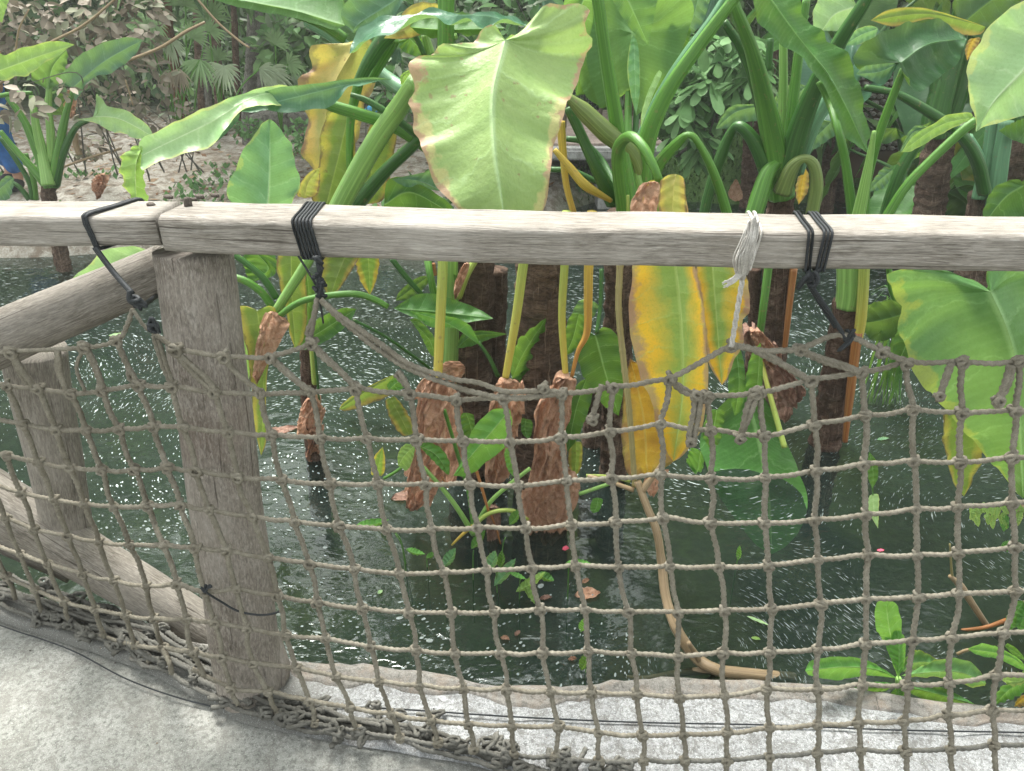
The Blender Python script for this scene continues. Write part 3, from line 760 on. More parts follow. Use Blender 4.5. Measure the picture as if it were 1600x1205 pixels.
# the heap along the foot
def heap_pt(t, off, h):
    pts = [(-420, 790), (-120, 900), (0, 945), (100, 985), (200, 1022), (300, 1070), (400, 1122), (520, 1150), (640, 1166), (740, 1192), (860, 1225), (1050, 1262)]
    x = t*(len(pts)-1); i = min(int(x), len(pts)-2); q = x-i
    a = G(*pts[i], .02).lerp(G(*pts[i+1], .02), q)
    return a + Vector((off*.55, off, h))
hp = MB(); r3 = random.Random(11)
for kk in range(12):
    t0 = r3.uniform(-.02, .3); t1 = r3.uniform(.45, 1.0) if kk > 3 else 1.0; P = []; o = r3.uniform(-.012, .075); nn = int((t1-t0)*60)
    for i in range(nn):
        t = t0+(t1-t0)*i/nn
        fat = 1-.55*max(0, t-.4)/.6
        P.append(heap_pt(max(0, min(.999, t)), (o + .02*hz(t*22, kk*3.3, 1) + .012*hz(t*60, kk, 1))*fat, .004 + kk*.0028*fat + .010*abs(hz(t*40, kk*7, 1))))
    rope(hp, P, .0058 if kk % 3 else .0075, step=.005, jit=.002)
for kk in range(85):
    t = r3.uniform(0, .97); c = heap_pt(t, r3.uniform(-.015, .075)*(1-.5*max(0, t-.4)), r3.uniform(.008, .035))
    P = [c + Vector((r3.gauss(0, .018), r3.gauss(0, .014), r3.gauss(0, .006))) for _ in range(5)]
    for p in P: p.z = max(p.z, .03)
    rope(hp, P, r3.choice((.005, .0062)), step=.005)
    knot(hp, c + Vector((0, 0, .006)), .011)
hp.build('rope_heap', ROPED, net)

# ================================================================ TIES AND CORDS
def wrap_at(px, tilt0, tilt1, k0, n, r, mbx, gap):
    """loops of cord round the right or left rail starting at photo column px on the front face"""
    pts = right_pts if px > 255 else left_pts
    D = cr(pts, 400)
    xs = [(W_inv(p)[0], p) for p in D]
    for j in range(n):
        u = px + j*gap
        base = min(xs, key=lambda q: abs(q[0]-u))[1]
        i = min(range(len(D)), key=lambda q: (D[q]-base).length)
        d = (D[min(i+1, 399)]-D[max(i-1, 0)]).normalized(); bk = Vector((-d.y, d.x, 0)).normalized()
        wd, th = (.128, .066) if px > 255 else (.122, .058)
        e = r*.9
        ring = [(-e, .0), (-e, th*.5), (-e, th-.008), (.006, th+e), (wd*.5, th+e), (wd-.006, th+e), (wd+e, th-.008), (wd+e, th*.5), (wd+e, .006), (wd*.9, -e), (wd*.5, -e), (.01, -e), (-e, .003)]
        P = []
        for q, (a, z) in enumerate(ring):
            # shift along the rail: tilt0 on the front face (top to bottom), tilt1 across the top
            hgt = max(0, min(1, z/th)); ac = max(0, min(1, a/wd))
            sh = tilt0*(1-hgt) + tilt1*ac
            P.append(base + bk*a + Vector((0, 0, z)) + d*(sh*(1 - .0)) )
        n_ = 60; tube(mbx, cr(P, n_), r, 8, lambda s, a: 1+.06*math.sin(s*2500+a*2), caps=False)
def W_inv(p):
    zc = depth(p); yc = (p.y*sp + (p.z-CAMZ)*cp)/zc
    return 800+F*p.x/zc, 602.5-F*yc
def cordline(mbx, s, r, wob=0):
    P = [W(x, y, Y) for (x, y, Y, _w) in tok(s)]
    tube(mbx, cr(P, max(8, int(plen(P)/.004))), r, 8)
def lump(mbx, c, s, r, n=9, seed=1):
    rr_ = random.Random(seed); P = [c + Vector((rr_.gauss(0, s), rr_.gauss(0, s*.7), rr_.gauss(0, s*1.2))) for _ in range(n)]
    tube(mbx, cr(P, n*7), r, 8)
t1 = empty('cord_tie', 'single black cord looped over the left handrail, slanting down to a knot', 'cord tie', W(210, 470, 1.22))
mb = MB(); wrap_at(143, .010, .048, 0, 1, .0036, mb, 0); wrap_at(148, .009, .048, 0, 1, .0030, mb, 0); mb.build('cord_loop', CORD, t1)
mb = MB(); cordline(mb, "150,388,1.315 178,425,1.29 207,458,1.24", .0044); cordline(mb, "147,388,1.32 174,424,1.295 204,458,1.245", .0035); cordline(mb, "212,478,1.27 228,474,1.34 245,462,1.44", .005); mb.build('cord_tail', CORD, t1)
mb = MB(); lump(mb, W(209, 468, 1.225), .0075, .004, 12, 4); mb.build('knot', CORD, t1)
t1 = empty('cord_tie', 'small black cord knot holding the net beside the round post', 'cord tie', W(240, 515, 1.225))
mb = MB(); lump(mb, W(240, 515, 1.225), .006, .0036, 11, 8); mb.build('knot', CORD, t1)
t1 = empty('cord_tie', 'black cord wound many times round the handrail right of the post', 'cord tie', W(490, 400, 1.25))
mb = MB(); wrap_at(462, .012, -.018, 0, 7, .0026, mb, 4.6); mb.build('cord_loop', CORD, t1)
mb = MB(); cordline(mb, "497,402,1.26 501,420,1.25 498,435,1.245 502,448,1.24 498,465,1.24", .0046); cordline(mb, "466,400,1.27 480,422,1.262 494,446,1.25", .002)
for i in range(6): lump(mb, W(499+(i % 2)*3-2, 408+i*11, 1.243), .0042, .0036, 6, 20+i)
cordline(mb, "499,468,1.26 503,490,1.35 505,505,1.5", .002); mb.build('knot_chain', CORD, t1)
t1 = empty('cord_tie', 'black cord in two flat bands round the handrail beside the white string', 'cord tie', W(1268, 430, 1.2))
mb = MB(); wrap_at(1252, .006, .012, 0, 3, .0024, mb, 4.6); wrap_at(1276, -.002, .012, 0, 3, .0024, mb, 4.6); mb.build('cord_loop', CORD, t1)
mb = MB(); lump(mb, W(1266, 437, 1.2), .008, .0042, 12, 9); cordline(mb, "1272,424,1.19 1279,434,1.185 1274,447,1.185 1266,448,1.19", .003); mb.build('knot', CORD, t1)
mb = MB(); cordline(mb, "1268,448,1.195 1290,480,1.2 1308,508,1.205 1322,530,1.2", .0042); cordline(mb, "1265,448,1.2 1284,480,1.21 1305,512,1.21", .003); lump(mb, W(1322, 526, 1.2), .008, .0034, 9, 31); mb.build('cord_tail', CORD, t1)
t1 = empty('string_tie', 'frayed white string looped over the handrail and tied to the net', 'string', W(1160, 400, 1.2))
mb = MB()
for i in range(4):
    wrap_at(1176+i*1.6, -.006-.002*i, .012+.002*i, 0, 1, .0019, mb, 0)
rs = random.Random(5)
for i in range(60):
    a = rs.gauss(0, 3.6)
    cordline(mb, f"{1178+a*.8+rs.uniform(-3,3)},{352+rs.uniform(-16,8)},{1.178-rs.uniform(0,.006)} {1170+a*1.3},{380+rs.uniform(-3,3)},{1.17-rs.uniform(0,.01)} {1162+a*1.6},{405+rs.uniform(-4,4)},{1.168-rs.uniform(0,.01)} {1159+a*.9},{432+rs.uniform(-4,6)},{1.18}", rs.uniform(.0007, .0015))
mb.build('frayed_string', STRING, t1)
mb = MB()
for i in range(22):
    cordline(mb, f"{1158+rs.uniform(-4,4)},{425+rs.uniform(-6,6)},1.175 {1147+rs.uniform(-3,3)},{437+rs.uniform(-4,4)},1.172 {1133+rs.uniform(-6,6)},{444+rs.uniform(-6,6)},1.172", rs.uniform(.0005, .0010))
mb.build('frayed_end', STRING, t1)
mb = MB()
for k in range(3):
    P = [W(x + 2.4*math.cos(y*.16+k*2.1), y, 1.185+.0022*math.sin(y*.16+k*2.1)) for (x, y) in [(1162-(y-425)*.165, y) for y in range(425, 545, 3)]]
    tube(mb, P, .0024, 7)
mb.build('string_tail', STRING, t1)
t1 = empty('cord_tie', 'thin black cord tied round the lower part of the round post', 'cord tie', W(340, 930, 1.2))
mb = MB(); lump(mb, W(322, 917, 1.205), .006, .0025, 10, 3); cordline(mb, "320,915,1.21 322,925,1.2 345,940,1.212 372,955,1.205 405,961,1.205 430,958,1.21 441,950,1.24 436,940,1.32", .0024); cordline(mb, "322,917,1.22 310,900,1.27 305,890,1.3", .0015); mb.build('cord_loop', CORD, t1)
mb = MB(); P = [G(*p, .012) for p in [(-700, 720), (-300, 868), (0, 977), (60, 997), (120, 1020), (200, 1062)]] + [G(*p, .016) for p in [(290, 1092), (380, 1110), (440, 1108), (560, 1112), (800, 1127), (1000, 1136), (1200, 1140), (1400, 1148), (1600, 1152), (1900, 1162), (2400, 1178)]]
for p in P: p.z = .032 if p.x > -.55 else .012
tube(mb, cr(P, 500), .0019, 8); tag(mb.build('cable', CORD), 'thin black cable lying along the foot of the net', 'cable')

# ================================================================ LEAVES AND STEMS
def sheet(mb, rib, Lo, Ro, nt=30, nv=8, cup=.0, rip=.006, nf=7, seed=0, crum=0, mi=0):
    """leaf blade from its midrib and its two edges (3D points, base to tip)"""
    rbs = cr(rib, nt*3); base = rib[0]; ax = rib[-1]-rib[0]; Lr = ax.length; axn = ax.normalized()
    out = []
    for side, E in ((0, Lo), (1, Ro)):
        E = cr([base]+list(E)+[rib[-1]], nt+1)
        ur = []; cur = 0
        for i, q in enumerate(E):
            d = q-base; pj = d.dot(axn)/Lr; pp = (d-axn*d.dot(axn)).length/Lr
            cur = max(cur, min(1, max(0, pj-.38*pp))); ur.append(cur)
        ur[-1] = 1
        k = 2                                    # smooth
        ur = [sum(ur[max(0, i-k):i+k+1])/len(ur[max(0, i-k):i+k+1]) for i in range(len(ur))]; ur[0] = 0; ur[-1] = 1
        out.append((E, ur))
    nrm = None
    (EL, uL), (ER, uR) = out
    mid = nt//2
    nrm = (EL[mid]-lerpl(rbs, uL[mid])).cross(axn)
    if nrm.length < 1e-6: nrm = Vector((0, -1, 0))
    nrm.normalize()
    if nrm.y > 0: nrm = -nrm
    for side, (E, ur) in enumerate(out):
        v = []; uv = []; f = []
        sg = -1 if side == 0 else 1
        for i in range(nt+1):
            t = i/nt; r0 = lerpl(rbs, ur[i]); e = E[i]; wl = (e-r0).length
            for k in range(nv+1):
                s = k/nv; p = r0.lerp(e, s)
                p = p + nrm*(cup*math.sin(s*math.pi*.5)*wl*2 - .12*wl*math.sin(s*math.pi))
                p = p + nrm*min(rip, wl*.12)*s*s*(math.sin(t*nf*6.28+seed+side*2)+.4*math.sin(t*nf*14+seed*2))
                p = p + nrm*.010*noise.noise(p*6+Vector((seed, 0, 0)))*min(1, wl*8)
                if s == 1: p = p + (e-r0).normalized()*min(.006, wl*.035)*noise.noise(Vector((t*14, seed, side))) if wl > 1e-5 else p
                if crum:
                    q = p*16
                    f1 = noise.noise(Vector((sg*s*2.0+seed+1.5*t, t*5.5+1.2*noise.noise(q*.5), seed)))
                    f2 = noise.noise(Vector((sg*s*4.5+t*6, t*15+noise.noise(q), seed+4))); f3 = noise.noise(q*3.2)
                    p = p + nrm*crum*(1.4*(.5-abs(f1)*2.2) + .8*(.5-abs(f2)*2) + .35*(.5-abs(f3)*2)) + Vector((1, 0, .5))*crum*.6*noise.noise(q*.7+Vector((9, seed, 0)))
                v.append(p); uv.append((t, .5+sg*s*.5))
        m_ = nv+1
        for i in range(nt):
            for k in range(nv):
                a = i*m_+k; f.append((a, a+1, a+m_+1, a+m_) if side == 0 else (a, a+m_, a+m_+1, a+1))
        mb.add(v, f, uv, mi)
def leaf(par, mat, rib, Lo, Ro, dl=.0, dr=.0, cup=0, rip=.006, nf=6, crum=0, name='leaf', nt=30, nv=8, seed=None):
    rt = tok(rib); P = [W(a, b, Y) for a, b, Y, _ in rt]
    if crum > .02: nt = 80; nv = 18
    def side(s, dd):
        out = []
        for (a, b, Y, _) in tok(s):
            if Y is None:
                # distance follows the nearest midrib point
                best = min(range(30), key=lambda i: (lerp2(rt, i/29)[0]-a)**2+(lerp2(rt, i/29)[1]-b)**2)
                Y = lerp2(rt, best/29)[2]+dd
            out.append(W(a, b, Y))
        return out
    mb = MB(); sheet(mb, P, side(Lo, dl), side(Ro, dr), nt, nv, cup, rip, nf, rnd.uniform(0, 50) if seed is None else seed, crum)
    return mb.build(name, LM[mat] if isinstance(mat, str) else mat, par)
def lerp2(rt, t):
    x = t*(len(rt)-1); i = min(int(x), len(rt)-2); q = x-i
    return [rt[i][k]+(rt[i+1][k]-rt[i][k])*q for k in range(3)]
def stem(par, mat, s, name='petiole', flat=1.0, sides=14):
    tk = tok(s); P = [W(a, b, Y) for a, b, Y, w_ in tk]; n = max(10, int(plen(P)/.012)); n = min(n, 160)
    Q = cr(P, n); rad0 = [w_/2*depth(P[i])/F for i, (a, b, Y, w_) in enumerate(tk)]
    seg = [0]
    for i in range(1, len(P)): seg.append(seg[-1]+(P[i]-P[i-1]).length)
    rad = []
    for i in range(n):
        d = seg[-1]*i/(n-1); j = 0
        while j < len(seg)-2 and seg[j+1] < d: j += 1
        q = (d-seg[j])/max(seg[j+1]-seg[j], 1e-6); rad.append(rad0[j]+(rad0[j+1]-rad0[j])*min(1, q))
    mb = MB(); sd = rnd.uniform(0, 6)
    tube(mb, Q, rad, sides, lambda s, a: 1+.04*math.cos(a*7+sd)-(.16 if abs((a-2.2-sd*.1) % 6.28) < .35 else 0)+.05*noise.noise(Vector((s*9, math.cos(a)*2, sd))))
    return mb.build(name, SM[mat] if isinstance(mat, str) else mat, par)
def trunk(par, mat, s, rough=.12, name='trunk', flaps=10, seed=1):
    tk = tok(s); P = [W(a, b, Y) for a, b, Y, w_ in tk]; P[-1] = P[-1]+Vector((0, 0, -.35)); n = max(10, int(plen(P)/.012)); n = min(n, 220)
    Q = cr(P, n); r0 = [w_/2*depth(W(a, b, Y))/F for a, b, Y, w_ in tk]
    rad = [lerpl(r0, i/(n-1)) for i in range(n)]; mb = MB(); rt = random.Random(seed)
    tube(mb, Q, rad, 30, lambda s, a: 1+rough*noise.noise(Vector((s*14+seed, math.cos(a)*1.6, math.sin(a)*1.6)))+rough*.7*noise.noise(Vector((s*50, math.cos(a)*5, math.sin(a)*5+seed)))+.05*math.sin(s*95+2*noise.noise(Vector((s*9, a, seed)))))
    # torn sheath scraps clinging to it
    T, Nn = frames(Q)
    for _ in range(flaps*5):
        i = rt.randrange(2, max(3, n-30)); a = rt.uniform(0, 6.28); B = T[i].cross(Nn[i]); d = Nn[i]*math.cos(a)+B*math.sin(a); sdv = T[i].cross(d)
        L = rt.uniform(.02, .09); wv = rt.uniform(.002, .008); o = Q[i]+d*rad[i]*.98; dn = -T[i] if T[i].z > 0 else T[i]
        vv = []
        for k in range(5):
            q = k/4; c = o + dn*L*q + d*(.006*math.sin(q*3)+.01*q*q*rt.uniform(.2, 1.5))
            ww = wv*(1-q*.7); vv += [c-sdv*ww, c+sdv*ww]
        mb.add(vv, [(k*2, k*2+1, k*2+3, k*2+2) for k in range(4)], [(0.3*q, .3) for q in range(10)])
    return mb.build(name, mat, par)
def plant(name, label, cat, px, py, group=None, z=WATER):
    return empty(name, label, cat, G(px, py, z), group)
GE = 'giant elephant ear plants growing in the pond'

def groundY(px, py):
    Y = 5.0
    while Y < 12:
        q = W(px, py, Y)
        if q.z <= bankz(q.x, Y): return Y
        Y += .02
    return Y
# ---- middle plant with the big pale leaf
p = plant('elephant_ear_plant', 'elephant ear with thick scarred brown trunk and a huge pale brown-edged leaf, in mid pond', 'plant', 843, 760, GE)
trunk(p, BARK, "846,380,2.42,74 844,480,2.42,80 842,560,2.42,86 845,680,2.42,86 845,765,w,84", .10, seed=3, flaps=26)
leaf(p, 'pale', "789,62,1.95 770,150,1.82 773,240,1.72 786,325,1.66 790,372,1.66", "772,40 752,46 736,61 712,70 689,73 670,84 652,89 643,100 642,111 647,125 647,142 639,152 638,165 648,180 645,202 655,215 662,236 668,255 675,280 690,300 706,317 730,345 760,368", "812,48 835,25 858,10 885,2 905,0 918,6 922,20 915,34 914,48 924,55 925,68 914,80 910,104 904,128 894,146 885,162 882,180 875,202 865,222 862,250 858,285 850,324 835,352 812,370", dl=.05, dr=.10, rip=.010, nf=7, nt=60, nv=12)
leaf(p, 'yel', "600,60,2.3 700,20,2.4", "640,10 680,5", "640,60 690,40")
stem(p, 'y', "690,330,2.25,17 692,412,2.2,16 688,500,2.18,15 684,592,2.16,14"); stem(p, 'y', "830,330,2.2,16 818,412,2.2,15 806,500,2.2,14 790,590,2.2,11")
stem(p, 'y', "885,330,2.2,14 882,415,2.2,13 878,500,2.2,12 884,590,2.2,9"); stem(p, 'Y', "925,330,2.2,15 920,415,2.2,15 919,470,2.2,14 917,520,2.2,11 903,550,2.2,7 893,590,2.2,6")
leaf(p, 'dry', "888,588,2.17 862,650,2.15 856,740,2.12 853,846,2.16", "868,592 838,632 832,680 826,730 817,772 816,800 826,825 842,842", "900,592 893,640 885,680 890,720 900,755 905,782 896,800 884,830 868,845", crum=.032, nt=50, nv=14, rip=.012, nf=4, name='dead_leaf')
leaf(p, 'dry', "790,592,2.18 785,640,2.2 780,700,2.2 772,756,2.25", "776,600 766,640 758,690 760,740", "815,598 820,640 805,690 795,740", crum=.026, rip=.01, name='dead_leaf')
leaf(p, 'dry', "684,592,2.15 668,640,2.1 660,700,2.1 650,793,2.2", "664,592 648,615 652,650 642,700 634,750 632,786", "705,600 697,640 690,690 692,740 680,775 665,790", crum=.03, rip=.01, name='dead_leaf', nt=40, nv=12)
leaf(p, 'dry', "725,575,2.3 700,580,2.25 675,600,2.2", "715,565 690,568 672,590", "720,590 705,612 690,618", crum=.015, name='dead_leaf')
leaf(p, 'dryd', "775,790,2.1 770,830,2.1 768,868,2.1", "764,795 760,830 764,860", "784,795 782,830 776,862", crum=.012, name='dead_leaf')
leaf(p, 'dry', "700,600,2.3 705,680,2.3 700,760,2.35", "690,620 688,680 690,740", "718,620 722,690 714,745", crum=.015, name='dead_leaf')
leaf(p, 'mid', "800,592,2.3 820,550,2.3 853,497,2.3", "798,570 808,535 832,512", "816,590 838,555 850,520", dl=-.02, dr=.04)
leaf(p, 'mid', "812,600,2.35 835,590,2.35 858,575,2.4", "812,585 830,575 848,573", "818,604 840,603 856,590", dl=-.02, dr=.04)
stem(p, 'd', "858,585,2.35,9 878,570,2.4,7")
# ---- slim trunk left of it
p = plant('elephant_ear_plant', 'elephant ear with dark slim trunk and thick light green stems, left of the scarred trunk', 'plant', 735, 735, GE)
trunk(p, BARK, "740,380,2.6,66 738,480,2.6,66 735,580,2.6,70 735,735,w,72", .10, seed=5, flaps=14)
trunk(p, BARK, "775,420,2.7,36 772,520,2.7,40 770,600,2.7,44 770,720,w,46", .12, seed=6, flaps=8)
stem(p, 'l', "700,600,2.5,28 704,520,2.5,27 703,440,2.5,26 703,400,2.5,25"); stem(p, 'g', "712,460,2.5,16 703,410,2.5,18 700,330,2.6,20")
stem(p, 'y', "716,465,2.45,12 728,430,2.45,13 744,400,2.5,15"); stem(p, 'g', "680,470,2.45,11 672,430,2.45,11 667,400,2.5,12"); stem(p, 'r', "680,430,2.5,7 676,412,2.5,8")
leaf(p, 'dry', "728,412,2.4 718,440,2.4 712,468,2.4", "722,415 712,440 710,455", "734,415 726,440 718,460", crum=.01, name='dead_leaf')
stem(p, 'l', "527,330,2.35,32 550,285,2.32,32 590,215,2.28,32 625,165,2.22,30 648,128,2.1,26"); stem(p, 'l', "531,320,2.325,5 556,272,2.295,5 594,205,2.25,5 632,148,2.19,4")
stem(p, 'd', "555,320,2.5,26 600,270,2.45,20 640,232,2.4,18 668,205,2.35,18")
stem(p, 'g', "500,158,2.3,14 520,166,2.3,18 560,178,2.32,19 610,195,2.36,20 665,228,2.42,21 700,262,2.5,20")
stem(p, 'd', "548,148,2.25,7 575,158,2.25,10 610,180,2.25,12 650,210,2.3,12")
stem(p, 't', "480,35,3.0,16 520,58,2.95,18 560,90,2.9,19 610,128,2.85,24 640,150,2.8,26 690,200,2.8,26 730,260,2.8,24")
stem(p, 'd', "560,130,2.4,17 575,100,2.38,21 595,68,2.36,24 612,50,2.35,24 626,36,2.34,20"); stem(p, 'g', "580,125,2.45,14 596,95,2.43,17 616,62,2.4,18")
stem(p, 'g', "548,330,2.5,9 547,200,2.48,13 560,130,2.42,16"); stem(p, 'l', "711,60,2.6,10 690,10,2.7,10"); stem(p, 'g', "696,80,2.3,26 697,0,2.3,26 697,-60,2.3,26")
stem(p, 'd', "664,88,2.4,8 652,62,2.4,8 637,42,2.4,7"); stem(p, 'l', "672,85,2.42,16 664,55,2.42,12")
leaf(p, 'teal', "825,40,2.3 760,26,2.2 700,24,2.12 650,30,2.1 590,48,2.1 546,84,2.12", "800,24 760,20 720,22 695,18 665,14 645,20 615,26 585,34 562,42 552,60", "800,36 775,36 762,45 748,43 735,33 720,38 700,40 690,32 680,24 662,20 645,30 630,45 612,57 598,56 586,54 574,60 562,70 554,80", dl=.04, dr=-.06, rip=.006, nf=4, nt=50)
leaf(p, 'back', "640,42,2.3 700,46,2.3 790,44,2.3", "650,26 700,20 760,28", "660,55 680,58 710,52 740,56 770,50", dl=.05, dr=.02)
leaf(p, 'teal', "634,-10,2.7 600,12,2.65 560,38,2.6 552,52,2.6", "580,-25 545,0 533,18 537,36", "640,-20 612,30 586,38 565,42", rip=.004)
leaf(p, 'back', "540,40,2.7 440,12,2.8 310,-8,2.9", "520,-60 430,-70 350,-40", "520,46 495,38 450,26 400,17 360,8", dl=.1)
stem(p, 'g', "440,12,2.85,16 500,36,2.9,17 540,62,2.92,17")
leaf(p, 'mid', "640,60,2.6 655,75,2.6 668,90,2.6", "622,66 630,80 650,88", "650,50 662,62 668,78")
leaf(p, 'lime', "645,110,2.5 632,118,2.5 626,132,2.5", "638,110 626,118", "640,125 634,135")
leaf(p, 'mid', "600,320,2.3 640,300,2.3 700,330,2.3", "606,282 640,278 675,298 706,322", "600,350 660,350", rip=.003); leaf(p, 'teal', "612,280,2.28 650,282,2.26 692,299,2.26", "630,276 660,270 688,262 690,280", "625,288 640,293 655,288 672,296", rip=.003)
leaf(p, 'yel', "560,62,2.62 515,150,2.6 508,240,2.58 505,330,2.56", "530,68 502,71 492,72 487,85 478,108 468,122 472,150 476,190 474,215 474,240 486,262 490,300", "580,62 588,100 580,150 560,200 555,250 545,300 530,325", dl=.05, dr=.05, rip=.02, nf=4, nt=44)
leaf(p, 'olive', "545,180,2.5 530,240,2.48 505,340,2.46", "515,175 500,215 498,260 485,300", "552,200 556,240 548,300 540,340", rip=.014, nf=4)
leaf(p, 'ora', "575,65,2.7 560,85,2.7 545,110,2.7", "560,66 545,80 540,98", "588,66 578,90 560,110"); leaf(p, 'olive', "600,180,2.75 585,240,2.75 572,320,2.75", "580,190 568,240 560,300", "620,200 612,260 600,310", rip=.012)
leaf(p, 'yel', "476,310,2.4 482,285,2.4 500,262,2.4", "464,305 470,285 485,268", "495,305 500,285", rip=.01)
# ---- folded pale leaf stretching left
p = plant('elephant_ear_plant', 'elephant ear with a long pale leaf folded over toward the sandy bank', 'plant', 480, 718, GE)
trunk(p, BARKR, "478,500,2.68,22 481,560,2.68,26 485,640,2.66,30 488,718,w,32", .12, seed=8, flaps=5)
stem(p, 'y', "492,600,2.62,9 488,540,2.62,10 486,500,2.62,10"); stem(p, 'd', "488,520,2.6,4 494,570,2.6,4 500,640,2.6,3")
leaf(p, 'dry', "492,615,2.6 490,650,2.58 487,718,2.62", "474,630 464,665 466,675 482,690 478,714", "505,640 504,680 500,712", crum=.022, name='dead_leaf')
leaf(p, 'plme', "470,145,2.2 400,150,2.1 330,190,2.0 221,243,1.9", "440,133 400,140 350,157 300,178 260,198 219,220", "440,165 400,165 372,178 350,205 330,228 290,240 250,252 222,266", dl=.0, dr=-.03, rip=.006, nt=50)
leaf(p, 'lime', "222,230,1.9 212,262,1.9 214,335,1.9", "210,228 190,245 188,262 192,285 203,308 206,325", "224,262 226,290 231,312 228,330", dl=.02, dr=.02)
leaf(p, 'teal', "612,124,2.25 540,133,2.2 470,150,2.15 376,174,2.1", "580,121 540,124 500,130 460,134 430,138 400,150", "590,127 560,135 545,135 525,160 510,170 490,170 465,175 440,176 415,172 395,176", dr=-.02, rip=.006)
leaf(p, 'ora', "362,155,2.08 356,170,2.08 352,186,2.08", "355,158 345,168", "366,168 362,180"); leaf(p, 'teal', "375,178,2.08 355,198,2.06 322,226,2.0", "362,178 340,200", "372,188 356,206 338,222")
leaf(p, 'mint', "418,360,2.1 421,270,2.1 421,186,2.1", "362,320 357,295 368,262 378,240 393,215 408,195", "450,325 466,300 468,280 460,245 448,215 435,197", rip=.006, nf=4, dl=.03, dr=.03, nt=36)
leaf(p, 'plme', "240,395,1.9 180,425,1.88 84,473,1.85", "210,385 160,392 140,414 118,430 104,450 90,464", "240,420 190,440 130,462", rip=.004)
stem(p, 'd', "360,395,2.4,10 385,412,2.4,10 412,436,2.4,11 432,466,2.4,12"); stem(p, 'g', "355,430,2.4,11 385,440,2.4,12 410,458,2.4,12 428,484,2.4,13")
stem(p, 'l', "428,492,2.35,14 450,456,2.35,15 470,425,2.35,16 495,385,2.35,17"); stem(p, 'g', "414,522,2.3,8 435,496,2.28,9 465,474,2.26,10 500,464,2.25,10 552,459,2.25,10 585,468,2.25,10 606,480,2.25,9")
leaf(p, 'olive', "455,395,2.42 456,470,2.4 462,548,2.4", "434,398 436,440 446,480 452,520", "480,398 478,440 480,490 474,530", rip=.008, nf=5); leaf(p, 'mid', "478,420,2.44 482,470,2.44 468,545,2.42", "472,440 472,500", "492,440 486,500 476,535")
leaf(p, 'olive', "540,400,2.35 528,430,2.33 515,466,2.33", "503,402 500,430 506,450", "560,402 545,430 528,455", rip=.006); leaf(p, 'yelg', "575,400,2.5 577,430,2.5 578,461,2.5", "556,404 560,432 568,448", "592,404 590,430 584,450")
leaf(p, 'mid', "455,546,2.45 505,516,2.45 557,483,2.45", "470,530 495,500 535,482", "480,545 515,530 545,505", dr=-.02)
leaf(p, 'olive', "402,485,2.3 412,560,2.3 408,712,2.3", "372,480 384,540 392,600 398,670", "430,480 432,530 418,580 416,640 416,690", rip=.01, nf=4); leaf(p, 'dry', "425,488,2.26 412,540,2.26 402,600,2.27", "412,492 400,540 394,590", "450,505 440,530 412,580", crum=.010, name='dead_leaf'); leaf(p, 'lime', "376,480,2.34 384,530,2.34 388,600,2.34", "370,490 376,550", "394,486 396,540")
leaf(p, 'mid', "400,395,2.5 420,420,2.5 395,440,2.5", "380,400 385,430", "430,400 428,430")
stem(p, 'd', "552,500,2.4,5 600,525,2.42,5 650,560,2.45,5 690,590,2.5,5"); stem(p, 'd', "612,405,2.5,9 636,435,2.5,9 660,462,2.5,8")
leaf(p, 'mid', "615,482,2.3 690,488,2.28 771,498,2.26", "650,461 683,460 720,472 750,484", "650,498 690,510 730,504", dl=.03, dr=-.02, rip=.004); leaf(p, 'fresh', "640,486,2.28 700,506,2.24 752,541,2.22", "690,492 730,505", "670,510 695,512 720,516", rip=.003)
leaf(p, 'mid', "640,500,2.32 670,530,2.32 680,560,2.34", "655,500 680,530", "655,520 670,550"); leaf(p, 'dark', "618,470,2.6 645,450,2.6 672,430,2.6", "625,455 650,435", "640,468 665,448")
leaf(p, 'mid', "713,545,2.4 740,525,2.4 793,522,2.4", "725,520 760,517", "740,540 765,530", rip=.003)
stem(p, 'd', "748,535,2.3,5 765,560,2.3,6 778,588,2.3,7")
# ---- crown with arching stems, yellow leaf
p = plant('elephant_ear_plant', 'elephant ear with an arching bent stem carrying a big yellow and green leaf', 'plant', 965, 745, GE)
trunk(p, BARK, "975,330,2.5,50 968,420,2.5,46 965,560,2.5,44 960,745,w,44", .12, seed=12, flaps=16); trunk(p, BARK, "930,600,2.75,30 925,690,2.75,30 922,735,w,30", .1, seed=14, flaps=3)
stem(p, 'g', "985,350,2.3,42 968,220,2.28,24 950,110,2.25,21 934,0,2.22,18 925,-60,2.2,16")
stem(p, 'g', "1000,350,2.35,36 1008,235,2.32,30 1040,150,2.3,24 1090,75,2.28,20 1150,-5,2.25,17 1190,-60,2.24,15")
stem(p, 't', "1000,225,2.38,22 1030,155,2.36,20 1070,90,2.33,18 1110,35,2.3,16 1150,-30,2.3,14")
stem(p, 'g', "975,330,2.22,24 966,260,2.16,22 968,228,2.1,19 985,213,2.02,16 1005,230,1.96,15 1020,258,1.93,14 1031,284,1.92,12")
stem(p, 'g', "1000,320,2.4,26 1025,262,2.38,22 1060,222,2.35,16 1076,211,2.33,10 1090,222,2.33,11 1115,270,2.35,14 1136,335,2.38,16 1150,400,2.4,14")
stem(p, 'o', "885,150,2.2,12 910,172,2.22,26 945,205,2.25,30 985,240,2.3,28 1005,300,2.35,22"); stem(p, 'd', "888,168,2.3,16 905,205,2.3,16 930,260,2.3,19 958,315,2.35,26")
stem(p, 'Y', "866,234,2.25,8 890,262,2.25,13 915,290,2.25,15 955,314,2.3,7"); stem(p, 'Y', "876,190,2.3,14 880,240,2.3,12 885,290,2.3,10 897,335,2.3,10"); stem(p, 'd', "860,265,2.6,9 895,268,2.6,10 935,285,2.6,8")
